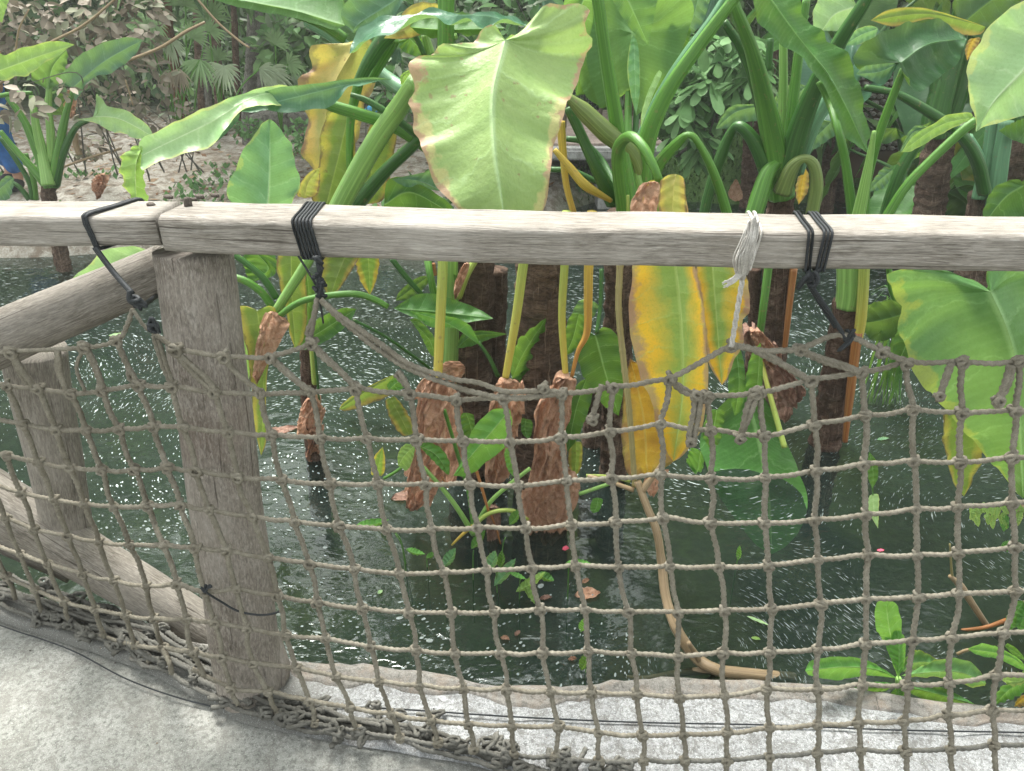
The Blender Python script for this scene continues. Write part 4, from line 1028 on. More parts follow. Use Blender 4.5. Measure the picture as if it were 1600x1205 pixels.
stem(p, 'd', "885,217,2.8,9 910,222,2.8,10 940,250,2.8,9 962,290,2.7,9"); stem(p, 'g', "981,225,2.48,13 982,150,2.56,11 986,60,2.60,10"); stem(p, 'd', "992,220,2.5,10 995,165,2.57,9"); stem(p, 'l', "1010,330,2.3,18 990,262,2.32,20 975,235,2.3,10"); stem(p, 'y', "981,340,2.12,5 981,305,2.12,5")
leaf(p, 'back', "989,51,2.55 992,110,2.52 994,181,2.5", "975,20 960,-10 945,-20 925,30 918,80 922,120 935,160 940,172 962,140 978,100", "1005,10 1040,-15 1082,0 1078,40 1066,75 1050,105 1030,130 1010,165", dl=.1, dr=.03, rip=.004, nt=44)
leaf(p, 'mint', "990,55,2.5 992,110,2.47 994,180,2.46", "984,70 980,110 986,150", "997,70 1000,110 999,150", rip=.002)
leaf(p, 'back', "965,-30,2.45 990,20,2.43 1013,71,2.42", "950,-40 955,-5 985,45", "1030,-30 1025,10 1018,45", rip=.003)
leaf(p, 'back', "920,-20,2.65 905,40,2.65 940,168,2.65", "885,-10 880,60 900,110 915,150", "940,-20 948,60 950,120", rip=.004); leaf(p, 'mid', "925,5,2.7 912,70,2.7 900,150,2.7", "905,20 895,90 898,130", "942,30 940,90 925,140")
leaf(p, 'mid', "1062,40,2.6 1035,110,2.6 1000,200,2.6", "1040,30 1020,90 1005,150", "1080,50 1055,115 1025,160 1005,190", rip=.006); leaf(p, 'teal', "1095,-20,2.75 1085,20,2.75 1070,60,2.75", "1078,-10 1076,30", "1110,-10 1100,30 1085,50")
leaf(p, 'plme', "1030,110,2.3 1015,145,2.3 1002,200,2.3", "1024,118 1010,150 1002,180", "1034,116 1022,145 1010,175", rip=.003)
leaf(p, 'aut', "1040,282,1.9 1056,415,1.86 1066,520,1.84 1066,620,1.85 1052,721,1.9", "1010,285 992,330 988,420 984,470 985,525 993,560 1003,592 1018,630 1026,672 1036,705", "1062,276 1076,330 1086,420 1098,470 1102,520 1107,580 1104,630 1097,665 1085,690 1066,712", dl=.04, dr=.05, rip=.008, nf=5, nt=60, nv=12)
leaf(p, 'dry', "1018,284,1.86 1006,305,1.85 1008,370,1.85", "1002,287 992,302 986,330", "1030,286 1030,310 1024,350", crum=.010, name='dead_leaf')
leaf(p, 'yel', "1056,272,1.88 1052,300,1.87 1050,370,1.87", "1040,275 1030,290 1030,330", "1068,278 1071,300 1072,340", rip=.004)
leaf(p, 'ora', "985,560,1.98 1005,650,1.98 1012,749,2.0", "976,600 972,660 974,715 985,742", "1030,590 1050,650 1060,700 1040,730", crum=.006, rip=.008, nf=4, nt=40); leaf(p, 'dry', "1028,745,2.0 1022,765,2.02 1020,776,2.05", "1010,748 1005,760", "1045,735 1030,762", crum=.008, name='dead_leaf')
leaf(p, 'aut', "1110,380,2.1 1118,480,2.08 1128,602,2.08", "1088,415 1096,470 1104,540 1108,570", "1150,405 1165,430 1172,478 1160,500 1162,530 1150,560 1140,582 1134,595", dr=.03, rip=.012, nf=5, nt=40)
leaf(p, 'mid', "930,524,2.3 948,590,2.28 967,650,2.28", "915,520 903,545 908,580 925,605 945,635", "945,510 968,530 975,560 974,610", dl=.02, rip=.005); stem(p, 'd', "932,522,2.3,6 938,480,2.35,6 940,420,2.4,7")
leaf(p, 'mid', "916,592,2.35 900,640,2.33 887,706,2.33", "903,600 884,640 878,680", "928,598 920,640 902,685", rip=.004); leaf(p, 'olive', "900,690,2.4 900,715,2.4 898,745,2.4", "890,695 888,725", "910,695 908,730")
leaf(p, 'mid', "905,490,2.5 895,530,2.5 880,560,2.5", "890,495 882,530", "915,500 905,540"); leaf(p, 'teal', "925,470,2.7 905,500,2.7 890,520,2.7", "905,470 890,500", "935,480 915,510")
# ---- plant with thick spreading stems
p = plant('elephant_ear_plant', 'elephant ear with very thick spreading stems and reddish trunk, behind the frayed white string', 'plant', 1200, 645, GE)
trunk(p, BARKR, "1222,300,3.05,40 1218,340,3.05,44 1212,450,3.05,44 1208,540,3.05,44 1205,645,w,42", .10, seed=21, flaps=14); trunk(p, BARKR, "1178,420,3.1,20 1178,520,3.1,22 1180,640,w,24", .12, seed=22, flaps=8)
stem(p, 'g', "1222,310,3.0,40 1215,255,3.0,40 1196,160,2.95,30 1175,80,2.9,22 1148,10,2.85,17 1135,-30,2.85,15"); stem(p, 'd', "1205,240,3.05,22 1185,150,3.02,18 1160,80,3.0,15 1131,34,2.98,12")
stem(p, 'd', "1232,270,2.98,36 1250,200,2.95,34 1278,128,2.9,28 1315,60,2.85,23 1352,2,2.8,19 1380,-50,2.8,17"); stem(p, 't', "1245,270,3.02,22 1262,215,3.0,24 1290,160,3.0,20 1310,120,3.0,15")
stem(p, 'g', "1232,230,3.1,18 1240,150,3.1,17 1250,70,3.1,14 1260,0,3.1,12"); stem(p, 'l', "1222,240,3.15,16 1224,150,3.15,14 1224,60,3.15,12"); stem(p, 'd', "1200,110,3.2,12 1204,60,3.2,10")
stem(p, 'g', "1175,345,2.9,28 1186,310,2.92,28 1200,270,2.95,24 1222,250,2.98,14"); stem(p, 'o', "1222,300,2.95,30 1238,262,2.92,22 1256,248,2.9,13 1271,258,2.9,18 1276,290,2.9,20 1268,340,2.9,20 1262,400,2.9,14")
stem(p, 'd', "1098,345,3.1,16 1108,300,3.1,16 1128,240,3.08,18 1146,202,3.05,14 1160,200,3.02,18 1182,228,3.0,22 1202,280,3.0,24"); stem(p, 'g', "1136,345,2.7,1 1137,340,2.7,1")
stem(p, 'g', "1185,540,2.9,10 1193,480,2.9,12 1203,400,2.95,13"); stem(p, 'r', "1226,545,2.98,8 1233,480,2.98,10 1240,420,3.0,12")
leaf(p, 'mid', "1195,-15,2.7 1240,45,2.68 1290,112,2.66 1325,172,2.64 1357,240,2.62", "1175,-5 1183,25 1204,54 1228,72 1252,90 1280,125 1300,160 1316,202 1335,225", "1240,-15 1250,15 1269,36 1284,50 1293,66 1308,70 1321,84 1332,105 1342,128 1345,150 1353,182 1357,210", dl=-.02, dr=.06, rip=.008, nf=6, nt=50)
stem(p, 'g', "1279,128,2.72,9 1296,160,2.70,12 1310,205,2.6,12 1322,260,2.6,14 1333,345,2.6,16")
leaf(p, 'ora', "1258,262,3.3 1254,285,3.3 1248,320,3.3", "1248,275 1242,300", "1264,275 1262,300"); leaf(p, 'teal', "1260,135,3.4 1225,165,3.4 1200,175,3.4", "1240,130 1215,145", "1262,155 1235,172"); leaf(p, 'teal', "1300,190,3.3 1275,215,3.3 1256,240,3.3", "1280,190 1262,215", "1310,205 1290,222 1270,235")
leaf(p, 'teal', "1190,165,3.3 1150,175,3.3 1118,202,3.3", "1180,163 1145,165 1128,182", "1190,185 1160,192 1135,200"); leaf(p, 'plme', "1340,10,3.5 1305,22,3.5 1285,48,3.5", "1320,-15 1285,-8 1270,22 1274,46", "1345,22 1330,42 1308,48"); leaf(p, 'mint', "1372,45,3.2 1345,55,3.2 1318,72,3.2", "1360,40 1335,48", "1365,60 1340,70")
leaf(p, 'dryd', "1170,512,2.75 1205,560,2.72 1250,622,2.75", "1162,520 1168,560 1195,600 1225,640", "1185,515 1215,545 1235,580 1262,612", crum=.032, name='dead_leaf', nt=36); leaf(p, 'dry', "1180,515,2.7 1200,535,2.68 1212,575,2.68", "1172,520 1185,550 1200,575", "1195,520 1210,545", crum=.022, name='dead_leaf'); leaf(p, 'dryd', "1212,580,2.8 1222,620,2.8 1228,660,2.85", "1205,590 1210,640", "1232,590 1240,640", crum=.014, name='dead_leaf')
leaf(p, 'mid', "1160,590,2.75 1185,680,2.62 1197,745,2.50 1203,800,2.278 1206,866,2.046", "1150,610 1120,640 1095,680 1100,720 1118,765 1150,812 1180,850", "1180,600 1205,640 1232,700 1258,762 1262,790 1255,820 1230,852", rip=.002, nf=4, nt=44); stem(p, 'y', "1226,700,2.46,9 1212,650,2.55,9 1196,590,2.65,7 1186,540,2.8,7")
leaf(p, 'mid', "1150,540,2.65 1155,600,2.6 1148,650,2.6", "1142,560 1138,610", "1160,555 1165,600 1158,640", rip=.008); leaf(p, 'mid', "1188,535,2.6 1185,590,2.6 1180,640,2.6", "1172,560 1165,610", "1192,560 1190,620"); leaf(p, 'mid', "1120,640,2.5 1115,670,2.5 1108,700,2.5", "1105,645 1098,680", "1132,645 1125,690")
leaf(p, 'fresh', "1095,705,2.3 1088,740,2.3 1072,722,2.3", "1080,700 1074,715", "1100,720 1094,738"); leaf(p, 'dry', "1160,300,6 1150,285,6 1140,310,6", "1150,280 1138,300", "1160,310 1150,315")
# ---- trunk at the cord, green crown under the rail
p = plant('elephant_ear_plant', 'elephant ear with rough brown trunk and bright green neck just below the handrail at right', 'plant', 1296, 695, GE)
trunk(p, BARKR, "1326,470,2.72,44 1318,520,2.72,44 1306,590,2.74,48 1297,650,2.76,50 1290,702,w,54", .10, seed=31, flaps=24)
stem(p, 'l', "1325,480,2.7,38 1330,450,2.7,44 1332,400,2.7,48 1335,345,2.7,44", name='leaf_neck'); stem(p, 'y', "1352,350,2.6,16 1350,430,2.62,16 1345,500,2.64,16 1338,540,2.66,14"); stem(p, 'r', "1340,520,2.64,15 1330,600,2.66,14 1320,690,2.68,8")
stem(p, 'g', "1347,345,2.55,20 1352,290,2.53,17 1370,222,2.5,14 1392,160,2.47,13 1412,108,2.45,11"); stem(p, 'l', "1340,345,2.5,20 1355,270,2.48,14 1366,205,2.46,6")
leaf(p, 'dark', "1407,98,2.42 1452,68,2.46 1510,60,2.5", "1370,112 1340,110 1335,90 1348,66 1365,60 1380,47 1400,43 1420,33 1440,34 1460,29 1485,38", "1414,120 1432,145 1448,138 1462,125 1478,112 1492,102 1503,85 1507,72", dl=.05, dr=-.03, rip=.006, nf=5, nt=44)
leaf(p, 'teal', "1405,98,2.43 1375,112,2.42 1338,116,2.41", "1375,100 1350,104", "1395,115 1380,132 1352,122", rip=.003); leaf(p, 'olive', "1540,42,2.6 1450,22,2.6 1360,32,2.6", "1500,28 1440,12 1390,15", "1530,55 1490,52 1455,30 1400,42", rip=.008, nf=4); leaf(p, 'ora', "1522,60,2.62 1515,75,2.62 1511,95,2.62", "1514,62 1508,78", "1532,60 1524,80")
stem(p, 'd', "1352,137,2.9,10 1395,145,2.9,11 1430,162,2.9,14 1475,190,2.9,16 1505,215,2.9,18 1528,255,2.95,20 1538,300,3.0,20")
stem(p, 'd', "1380,345,2.6,16 1395,300,2.6,20 1410,262,2.6,20 1432,225,2.6,18 1448,212,2.6,12"); stem(p, 'g', "1382,345,2.5,16 1415,292,2.5,14 1455,250,2.5,14 1500,208,2.5,14 1525,188,2.5,14")
leaf(p, 'lime', "1520,184,2.45 1470,196,2.44 1408,238,2.42", "1515,176 1480,180 1455,196 1430,210", "1510,190 1478,206 1450,222 1425,236", rip=.006, nf=4)
leaf(p, 'teal', "1462,205,3.2 1430,205,3.2 1405,238,3.2", "1450,198 1425,200", "1455,215 1430,228"); leaf(p, 'dark', "1400,200,3.4 1440,225,3.4 1455,190,3.4", "1370,205 1385,225", "1420,240 1445,230"); leaf(p, 'teal', "1395,265,3.4 1370,285,3.4 1358,300,3.4", "1380,262 1362,285", "1395,275 1378,295")
# ---- broad glossy leaf under the rail at right
p = plant('elephant_ear_plant', 'elephant ear at the right edge with broad glossy leaf hanging below the handrail', 'plant', 1720, 860, GE)
trunk(p, BARKR, "1730,430,2.1,60 1728,600,2.05,66 1725,860,w,70", .1, seed=41, flaps=6)
leaf(p, 'rim', "1547,455,1.78 1572,510,1.75 1588,570,1.74 1592,650,1.74 1598,779,1.8", "1520,438 1480,425 1440,415 1385,425 1392,445 1398,470 1410,482 1405,500 1403,515 1412,530 1418,552 1424,575 1436,592 1445,605 1458,616 1465,630 1474,638 1487,650 1500,668 1512,680 1530,700 1545,718 1565,740 1585,765", "1540,432 1550,400 1600,385 1660,430 1690,520 1690,600 1660,690 1625,750", dl=.06, dr=.03, rip=.010, nf=7, nt=64, nv=12)
leaf(p, 'olive', "1500,640,1.9 1502,700,1.9 1506,776,1.92", "1476,645 1474,690 1480,720 1490,755", "1530,650 1540,690 1532,720 1520,750", rip=.008, nf=4)
stem(p, 'g', "1547,455,1.8,12 1580,400,1.9,14 1640,330,2.0,18 1700,430,2.1,22"); leaf(p, 'fresh', "1640,-20,1.95 1650,40,1.93 1600,250,1.95", "1610,-10 1605,80", "1700,40 1680,160")
leaf(p, 'plme', "1640,70,1.85 1590,120,1.83 1552,160,1.82 1525,206,1.82", "1640,-20 1610,-5 1590,6 1570,18 1556,30 1541,50 1530,68 1517,90 1512,115 1513,142 1520,172 1524,192", "1660,130 1650,165 1610,178 1580,186 1560,193 1540,197", dl=.03, dr=.02, rip=.005, nt=50, nv=12)
# ---- palms of trunks standing far right
for (s, mt, sd, lab, st_) in (("1472,205,4.6,44 1460,260,4.6,46 1452,330,4.6,50 1448,420,4.6,52", BARK, 51, 'elephant ear with tall dark trunk, standing beyond the handrail at right', ["1455,215,4.5,40 1475,130,4.5,36 1495,60,4.5,30 1510,-20,4.5,26", "1475,215,4.55,20 1500,150,4.55,22 1520,60,4.55,18 1530,-20,4.55,16", "1462,210,4.5,24 1465,130,4.5,24 1460,60,4.5,18"]), ("1530,300,4.2,30 1525,345,4.2,34 1522,420,4.2,36", BARK, 52, 'elephant ear with short trunk and pale blue-green stems, beyond the handrail at right', ["1552,345,4.1,26 1560,270,4.1,26 1572,190,4.1,22", "1530,310,4.15,22 1545,240,4.15,20 1552,170,4.15,16", "1535,300,4.1,16 1528,250,4.1,20 1510,215,4.1,18"]), ("1600,190,4.4,40 1585,240,4.4,50 1572,310,4.4,56 1570,420,4.4,60", BARK, 53, 'elephant ear with leaning dark trunk at the far right edge', ["1600,195,4.4,30 1620,100,4.4,24", "1590,200,4.4,24 1575,120,4.4,20 1560,40,4.4,18"])):
    px_, py_ = float(s.split()[-1].split(',')[0]), 420
    p = plant('elephant_ear_plant', lab, 'plant', px_, 420, GE); trunk(p, mt, s, .12, seed=sd, flaps=10)
    for q in st_: stem(p, 't' if sd == 52 else 'd', q)
    if sd == 51:
        leaf(p, 'dark', "1470,120,4.7 1440,60,4.7 1410,20,4.7", "1420,110 1395,60", "1500,80 1470,20"); leaf(p, 'dark', "1500,40,4.3 1550,0,4.3 1600,-20,4.3", "1490,0 1540,-40", "1530,60 1580,40"); leaf(p, 'olive', "1500,260,4.9 1530,240,4.9 1550,200,4.9", "1490,230 1520,200", "1510,290 1545,260"); leaf(p, 'dark', "1480,300,4.8 1510,320,4.8 1500,345,4.8", "1470,310 1480,335", "1520,290 1530,330")
    if sd == 52: leaf(p, 'mid', "1600,290,3.9 1570,310,3.9 1530,360,3.9", "1590,280 1555,292 1540,320", "1640,330 1600,360 1570,380"); leaf(p, 'mid', "1610,190,4.0 1590,220,4.0 1560,205,4.0", "1600,185 1575,195", "1615,215 1600,225")
    if sd == 53: leaf(p, 'mid', "1560,140,4.5 1580,60,4.5 1610,0,4.5", "1540,120 1550,50", "1600,120 1620,60"); leaf(p, 'mid', "1600,330,4.0 1650,320,4.0 1640,260,4.0", "1590,300 1610,270", "1640,360 1670,330")
# ---- plant on the bank at top left
p = plant('elephant_ear_plant', 'elephant ear rooted on the sandy bank at far left, with bright lime leaf', 'plant', 78, 330, None, .0)
trunk(p, BARK, "78,288,5.0,20 77,312,5.0,22 78,345,5.0,24", .1, seed=61, flaps=4)
for q, mt in (("80,292,5,24 62,245,5,16 38,190,5,11 12,152,5,9", 'g'), ("78,292,5,20 50,262,5,12 25,235,5,9 0,205,5,8", 'g'), ("76,290,4.95,20 66,240,5,16 56,195,5,12 50,150,5,9", 'l'), ("82,290,5,20 92,235,5,14 104,175,5,10 117,135,5,6", 'g'), ("84,288,5,18 98,240,5,12 118,200,5,9 138,188,5,7", 'd'), ("82,285,5.02,16 80,220,5.02,13 76,170,5.02,10 78,120,5.02,8", 'l'), ("52,312,5.1,9 46,285,5.1,8 22,245,5.1,7 0,215,5.1,6", 'd'), ("56,312,5.1,9 52,280,5.1,8 40,240,5.1,7", 'g'), ("46,312,5.1,8 30,292,5.1,7 16,284,5.1,6", 'd'), ("0,150,5.0,7 25,146,5.0,7 50,145,5,5", 'g')): stem(p, mt, q)
leaf(p, 'lime', "-20,118,4.9 50,92,4.88 117,70,4.86", "-10,85 10,86 30,76 50,72 70,66 88,64 102,66", "0,124 12,126 25,119 38,120 52,113 66,101 82,92 95,85 105,76", rip=.02, nf=6, nt=50); leaf(p, 'teal', "113,138,4.9 160,98,4.88 223,62,4.88", "92,128 100,112 112,100 125,84 140,78 158,68 180,62 200,58", "114,150 118,158 128,142 136,130 152,118 170,116 188,105 205,92 216,78", rip=.02, nf=6, nt=50)
leaf(p, 'plme', "118,186,4.8 180,184,4.78 240,214,4.78", "140,184 152,176 150,150 155,148 165,164 180,168 195,172 210,180 226,192 236,204", "140,190 158,196 172,206 190,208 205,214 222,218", rip=.014, nf=5, nt=44); leaf(p, 'back', "75,140,5.0 82,105,5.0 104,78,5.0", "50,125 52,108 80,92", "95,128 104,100 106,88", rip=.01); leaf(p, 'dark', "100,180,5.1 85,150,5.1 92,140,5.1", "78,178 76,155", "104,165 100,148")
leaf(p, 'teal', "85,175,5.1 75,150,5.1 88,140,5.1", "70,172 68,155", "92,165"); leaf(p, 'dry', "112,140,5.05 108,160,5.05 112,185,5.05", "103,145 102,170", "118,145 118,175", crum=.02, name='dead_leaf'); leaf(p, 'teal', "22,278,4.6 5,290,4.6 -15,312,4.6", "10,275 -5,290", "20,295 12,312", rip=.01); leaf(p, 'lime', "-10,-10,4.5 2,10,4.5 3,36,4.5", "-20,10 -10,25", "10,-5 12,5 7,22", rip=.01)
leaf(p, 'dry', "160,272,4.9 158,290,4.9 152,312,4.9", "148,276 146,295", "168,274 165,295", crum=.03, name='dead_leaf')

# ================================================================ BRANCH, CANE, SEEDLINGS, RIM PLANTS
p = plant('fallen_branch', 'peeled beige branch rising from the water, forked and curving up to a ringed cane', 'branch', 1110, 1045)
mb = MB(); P = [W(x, y, Y) for x, y, Y in ((972, 380, 1.95), (968, 430, 1.93), (967, 490, 1.91), (975, 570, 1.88), (984, 650, 1.85), (992, 760, 1.82))]
Q = cr(P, 110); tube(mb, Q, [.0095-.0018*i/110 + (.0014 if i % 9 == 0 else 0) for i in range(110)], 12); mb.build('cane', SM['c'], p)
stem(p, 'b', "1038,718,1.80,5 1020,745,1.80,8 1002,768,1.80,13", name='twig'); stem(p, 'b', "918,744,1.84,6 950,752,1.82,6 990,766,1.81,8", name='twig'); stem(p, 'y', "916,743,1.85,5 955,745,1.85,5 985,752,1.84,6", name='twig')
def watY(py, z): return (CAMZ-z)/rr(py)
mb = MB(); P = [W(996, 752, 1.81), W(1010, 790, 1.78), W(1026, 830, 1.75), W(1034, 880, 1.72), W(1040, 930, 1.66), W(1056, 980, 1.585), W(1085, 1025, watY(1025, -.165)), W(1118, 1046, watY(1046, -.175)), W(1155, 1052, watY(1052, -.188)), W(1195, 1056, watY(1056, -.203)), W(1240, 1060, watY(1060, -.235))]
Q = cr(P, 120); tube(mb, Q, [(.0105+.0065*min(1, i/80))*(1+.07*hz(i*.3, 1)) for i in range(120)], 16, lambda s, a: 1+.06*noise.noise(Vector((s*25, math.cos(a)*2, math.sin(a)*2)))); mb.build('branch_limb', SM['b'], p)
stem(p, 'b', "1115,1046,1.52,12 1060,1052,1.53,11 1010,1060,1.535,9 980,1058,1.56,6", name='twig'); stem(p, 'b', "1096,1038,1.53,10 1084,1018,1.52,8 1076,1004,1.51,7", name='twig'); stem(p, 'b', "1116,1054,1.52,8 1108,1062,1.51,6 1098,1068,1.51,4", name='twig')

def seedling(segs, leaves, label):
    x, y = segs[0][0], segs[0][1]
    p = plant('water_seedling', label, 'seedling', x, y, 'green seedlings standing in the dark water')
    P = [W(a, b, Y) for a, b, Y in segs]; P[0].z -= .2
    mb = MB(); tube(mb, cr(P, 24), .0018, 7); mb.build('stalk', SM['g'], p)
    for (x0, y0, x1, y1, wd, m_) in leaves:
        Y = segs[-1][2]; dx, dy = x1-x0, y1-y0; L = math.hypot(dx, dy); nx_, ny_ = -dy/L, dx/L
        pt = lambda t, s: f"{x0+dx*t+nx_*s*wd:.1f},{y0+dy*t+ny_*s*wd:.1f}"
        leaf(p, m_, f"{x0},{y0},{Y} {(x0+x1)/2+nx_*3},{(y0+y1)/2+ny_*3},{Y-.01} {x1},{y1},{Y-.02}", ' '.join((pt(.2, .38), pt(.5, .52), pt(.8, .3))), ' '.join((pt(.2, -.38), pt(.5, -.52), pt(.8, -.3))), dl=.01, dr=.01, rip=.002, nt=14, nv=4)
def sY(py): return watY(py, WATER)
SEEDS = [
 ([(640, 880), (628, 850), (612, 828)], [(555, 822, 608, 812, 13, 'fresh')], 'seedling with one long pale leaf lying level, left of the brown dead leaves'),
 ([(637, 900), (630, 862), (618, 835)], [(634, 858, 664, 866, 10, 'fresh')], 'seedling with a small drooping leaf on a bent stalk left of the twin leaf seedling'),
 ([(695, 905), (695, 895), (698, 884)], [(692, 886, 712, 856, 16, 'mint')], 'seedling with a single upright mint leaf beside a net knot'),
 ([(668, 885), (667, 876), (667, 872)], [(666, 872, 680, 862, 8, 'fresh')], 'tiny seedling with one short leaf near the dark water left of centre'),
 ([(778, 925), (776, 905), (775, 895)], [(762, 892, 774, 860, 18, 'mint'), (781, 888, 784, 860, 12, 'mid'), (772, 916, 806, 872, 17, 'mint')], 'seedling with three upright mint leaves in the middle of the net'),
 ([(812, 935), (812, 915), (815, 905)], [(806, 925, 852, 894, 15, 'lime'), (820, 906, 835, 944, 12, 'lime'), (795, 895, 822, 905, 8, 'fresh'), (840, 895, 866, 908, 14, 'mid')], 'seedling with lime leaves spreading low, one pointing down'),
 ([(888, 935), (888, 900), (888, 880)], [(884, 879, 924, 881, 12, 'fresh')], 'seedling with one flat leaf on a tall thin stalk beside the pink petal'),
 ([(739, 905), (739, 880), (740, 860)], [(736, 858, 758, 828, 14, 'mid')], 'seedling with an upright pointed leaf below the forked green stems'),
 ([(779, 890), (785, 860), (790, 840)], [(796, 820, 812, 795, 14, 'mid')], 'seedling with a dark pointed leaf right of the forked green stems'),
 ([(917, 1050), (916, 1010), (914, 985)], [(908, 988, 914, 965, 12, 'fresh'), (908, 1048, 916, 1020, 14, 'mid')], 'seedling with small rounded leaves close to the pond rim'),
 ([(745, 830), (742, 822), (740, 818)], [(735, 818, 760, 824, 8, 'mid')], 'seedling with a stub leaf at the foot of the forked green stems'),
 ([(1152, 885), (1153, 870), (1154, 862)], [(1153, 876, 1156, 852, 8, 'fresh')], 'small seedling standing right of the peeled branch'),
]
for segs, lv, lab in SEEDS:
    Y0 = sY(segs[0][1]); seedling([(a, b, Y0-.005*i) for i, (a, b) in enumerate(segs)], lv, lab)
p = plant('young_water_plant', 'young plant with forked bright green stems and arrow leaves in front of the dead leaves', 'plant', 740, 835)
Y0 = 2.05
for q, mt in ((f"740,835,{Y0},9 715,795,{Y0},8 690,762,{Y0},7 662,730,{Y0},6", 'l'), (f"738,835,{Y0},8 762,790,{Y0},7 790,762,{Y0},7 828,732,{Y0},6", 'l'), (f"740,822,{Y0-.03},7 765,802,{Y0-.03},7 800,798,{Y0-.03},7 825,812,{Y0-.02},5", 'y'), (f"738,822,{Y0},6 720,838,{Y0},5 706,852,{Y0},3", 'Y'), (f"740,830,{Y0},7 732,770,{Y0+.05},6 712,700,{Y0+.08},6 694,640,{Y0+.1},6", 'g'), (f"735,705,{Y0},5 752,760,{Y0-.02},5 765,805,{Y0-.02},4", 'r'), (f"765,800,{Y0},3 775,825,{Y0},3 782,850,{Y0},2", 'r'), (f"600,748,2.2,5 622,735,2.2,5 650,712,2.2,4", 'g'), (f"700,762,{Y0},3 690,745,{Y0},3", 'r'), ("905,772,2.05,6 940,760,2.05,6 965,752,2.05,5", 'l')): stem(p, mt, q)
leaf(p, 'fresh', "797,640,2.0 755,690,1.98 708,744,1.97", "770,640 738,672 727,708 716,730", "800,665 788,700 760,722 735,742", rip=.005, dl=.01, dr=.03); leaf(p, 'fresh', "655,697,2.05 682,712,2.04 702,742,2.04", "668,690 690,702 702,722", "665,708 684,728 697,740", rip=.003); leaf(p, 'lime', "650,695,2.05 632,712,2.04 622,728,2.04", "632,695 622,710", "645,718 636,735", rip=.006); leaf(p, 'fresh', "790,700,2.05 798,722,2.05 806,748,2.05", "788,712 794,735", "802,705 806,730")
leaf(p, 'mid', "728,645,2.15 735,665,2.15 738,690,2.15", "720,650 725,680", "740,650 742,680"); leaf(p, 'mid', "822,655,2.12 820,670,2.12 824,686,2.12", "815,655 815,675", "832,660 830,680"); leaf(p, 'olive', "610,622,2.2 625,650,2.2 640,680,2.2", "602,628 612,660 628,680", "620,622 640,650 648,675", rip=.006); leaf(p, 'fresh', "607,610,2.25 620,598,2.25 635,590,2.25", "605,600 618,590", "620,612 634,602"); leaf(p, 'yelg', "588,745,2.35 594,715,2.33 598,698,2.33", "580,740 584,715", "600,740 602,718"); leaf(p, 'fresh', "935,778,2.05 932,792,2.05 927,802,2.05", "926,780 922,795", "942,782 936,798")
p = plant('sunken_leaf', 'broad brownish green leaf drooping into the water at the end of a dead leaf cluster', 'leaf', 570, 632)
leaf(p, 'olive', "617,585,2.95 575,610,2.95 530,640,2.97", "600,592 560,612 536,630", "612,615 580,630 545,642", rip=.004)
# plant on the pond rim, low right
p = plant('rosette_plant', 'bright green rosette of paddle leaves growing beside the pond rim at lower right', 'plant', 1404, 1066)
stem(p, 'l', "1404,1115,1.33,12 1404,1085,1.32,10 1404,1060,1.31,9", name='stalk')
for mt, rb, l, r in (('fresh', "1404,1062,1.31 1398,1030,1.29 1390,985,1.27 1384,938,1.26", "1396,1040 1382,1005 1370,985 1367,955 1372,940", "1408,1040 1408,1000 1409,975 1404,950 1396,940"), ('fresh', "1404,1055,1.28 1405,1020,1.27 1402,985,1.27", "1397,1040 1386,1015 1382,1000 1390,990", "1412,1045 1415,1015 1414,998 1408,988"), ('fresh', "1402,1060,1.3 1370,1046,1.27 1320,1042,1.25 1258,1048,1.24", "1380,1045 1350,1030 1310,1026 1275,1030 1262,1038", "1385,1058 1350,1056 1310,1063 1275,1058 1262,1054"), ('rim', "1408,1056,1.3 1450,1050,1.27 1500,1050,1.25 1541,1068,1.24", "1430,1046 1460,1032 1490,1028 1515,1034 1532,1050", "1435,1058 1470,1058 1500,1068 1522,1074 1536,1072"), ('rim', "1410,1050,1.33 1430,1035,1.33 1472,1036,1.33", "1415,1030 1430,1015 1450,1022", "1425,1048 1450,1042"), ('mid', "1404,1072,1.33 1440,1078,1.34 1522,1100,1.36", "1430,1070 1470,1074 1505,1090", "1425,1085 1460,1098 1500,1102"), ('mid', "1400,1072,1.34 1370,1072,1.34 1330,1078,1.34", "1385,1066 1350,1067", "1380,1080 1350,1082"), ('fresh', "1404,1076,1.3 1403,1090,1.3 1400,1102,1.3", "1394,1080 1390,1092", "1414,1080 1412,1094")): leaf(p, mt, rb, l, r, dl=.01, dr=.01, rip=.003, nt=26, nv=7)
p = plant('rosette_plant', 'bright green paddle leaves on a pale stalk entering at the lower right edge', 'plant', 1606, 1080)
stem(p, 'b', "1496,1022,1.36,5 1510,1016,1.35,5 1525,1014,1.34,4", name='stalk'); stem(p, 'l', "1612,1130,1.3,12 1612,1070,1.29,10 1604,1050,1.28,8", name='stalk')
for mt, rb, l, r in (('fresh', "1608,1050,1.28 1575,1025,1.26 1512,1014,1.25", "1590,1028 1550,1008 1525,1008", "1592,1045 1560,1030 1528,1024"), ('mid', "1610,1040,1.3 1595,1025,1.3 1570,1010,1.3", "1590,1015 1575,1006", "1605,1035 1585,1025"), ('fresh', "1610,1062,1.27 1580,1075,1.26 1553,1102,1.25", "1590,1060 1560,1078", "1605,1078 1585,1090 1565,1098"), ('lime', "1610,1056,1.26 1590,1066,1.26 1562,1060,1.26", "1600,1050 1580,1054", "1600,1068 1580,1072"), ('ora', "1615,1085,1.28 1598,1092,1.28 1585,1104,1.28", "1600,1085 1588,1095", "1615,1100 1598,1105")): leaf(p, mt, rb, l, r, rip=.003, nt=20, nv=6)
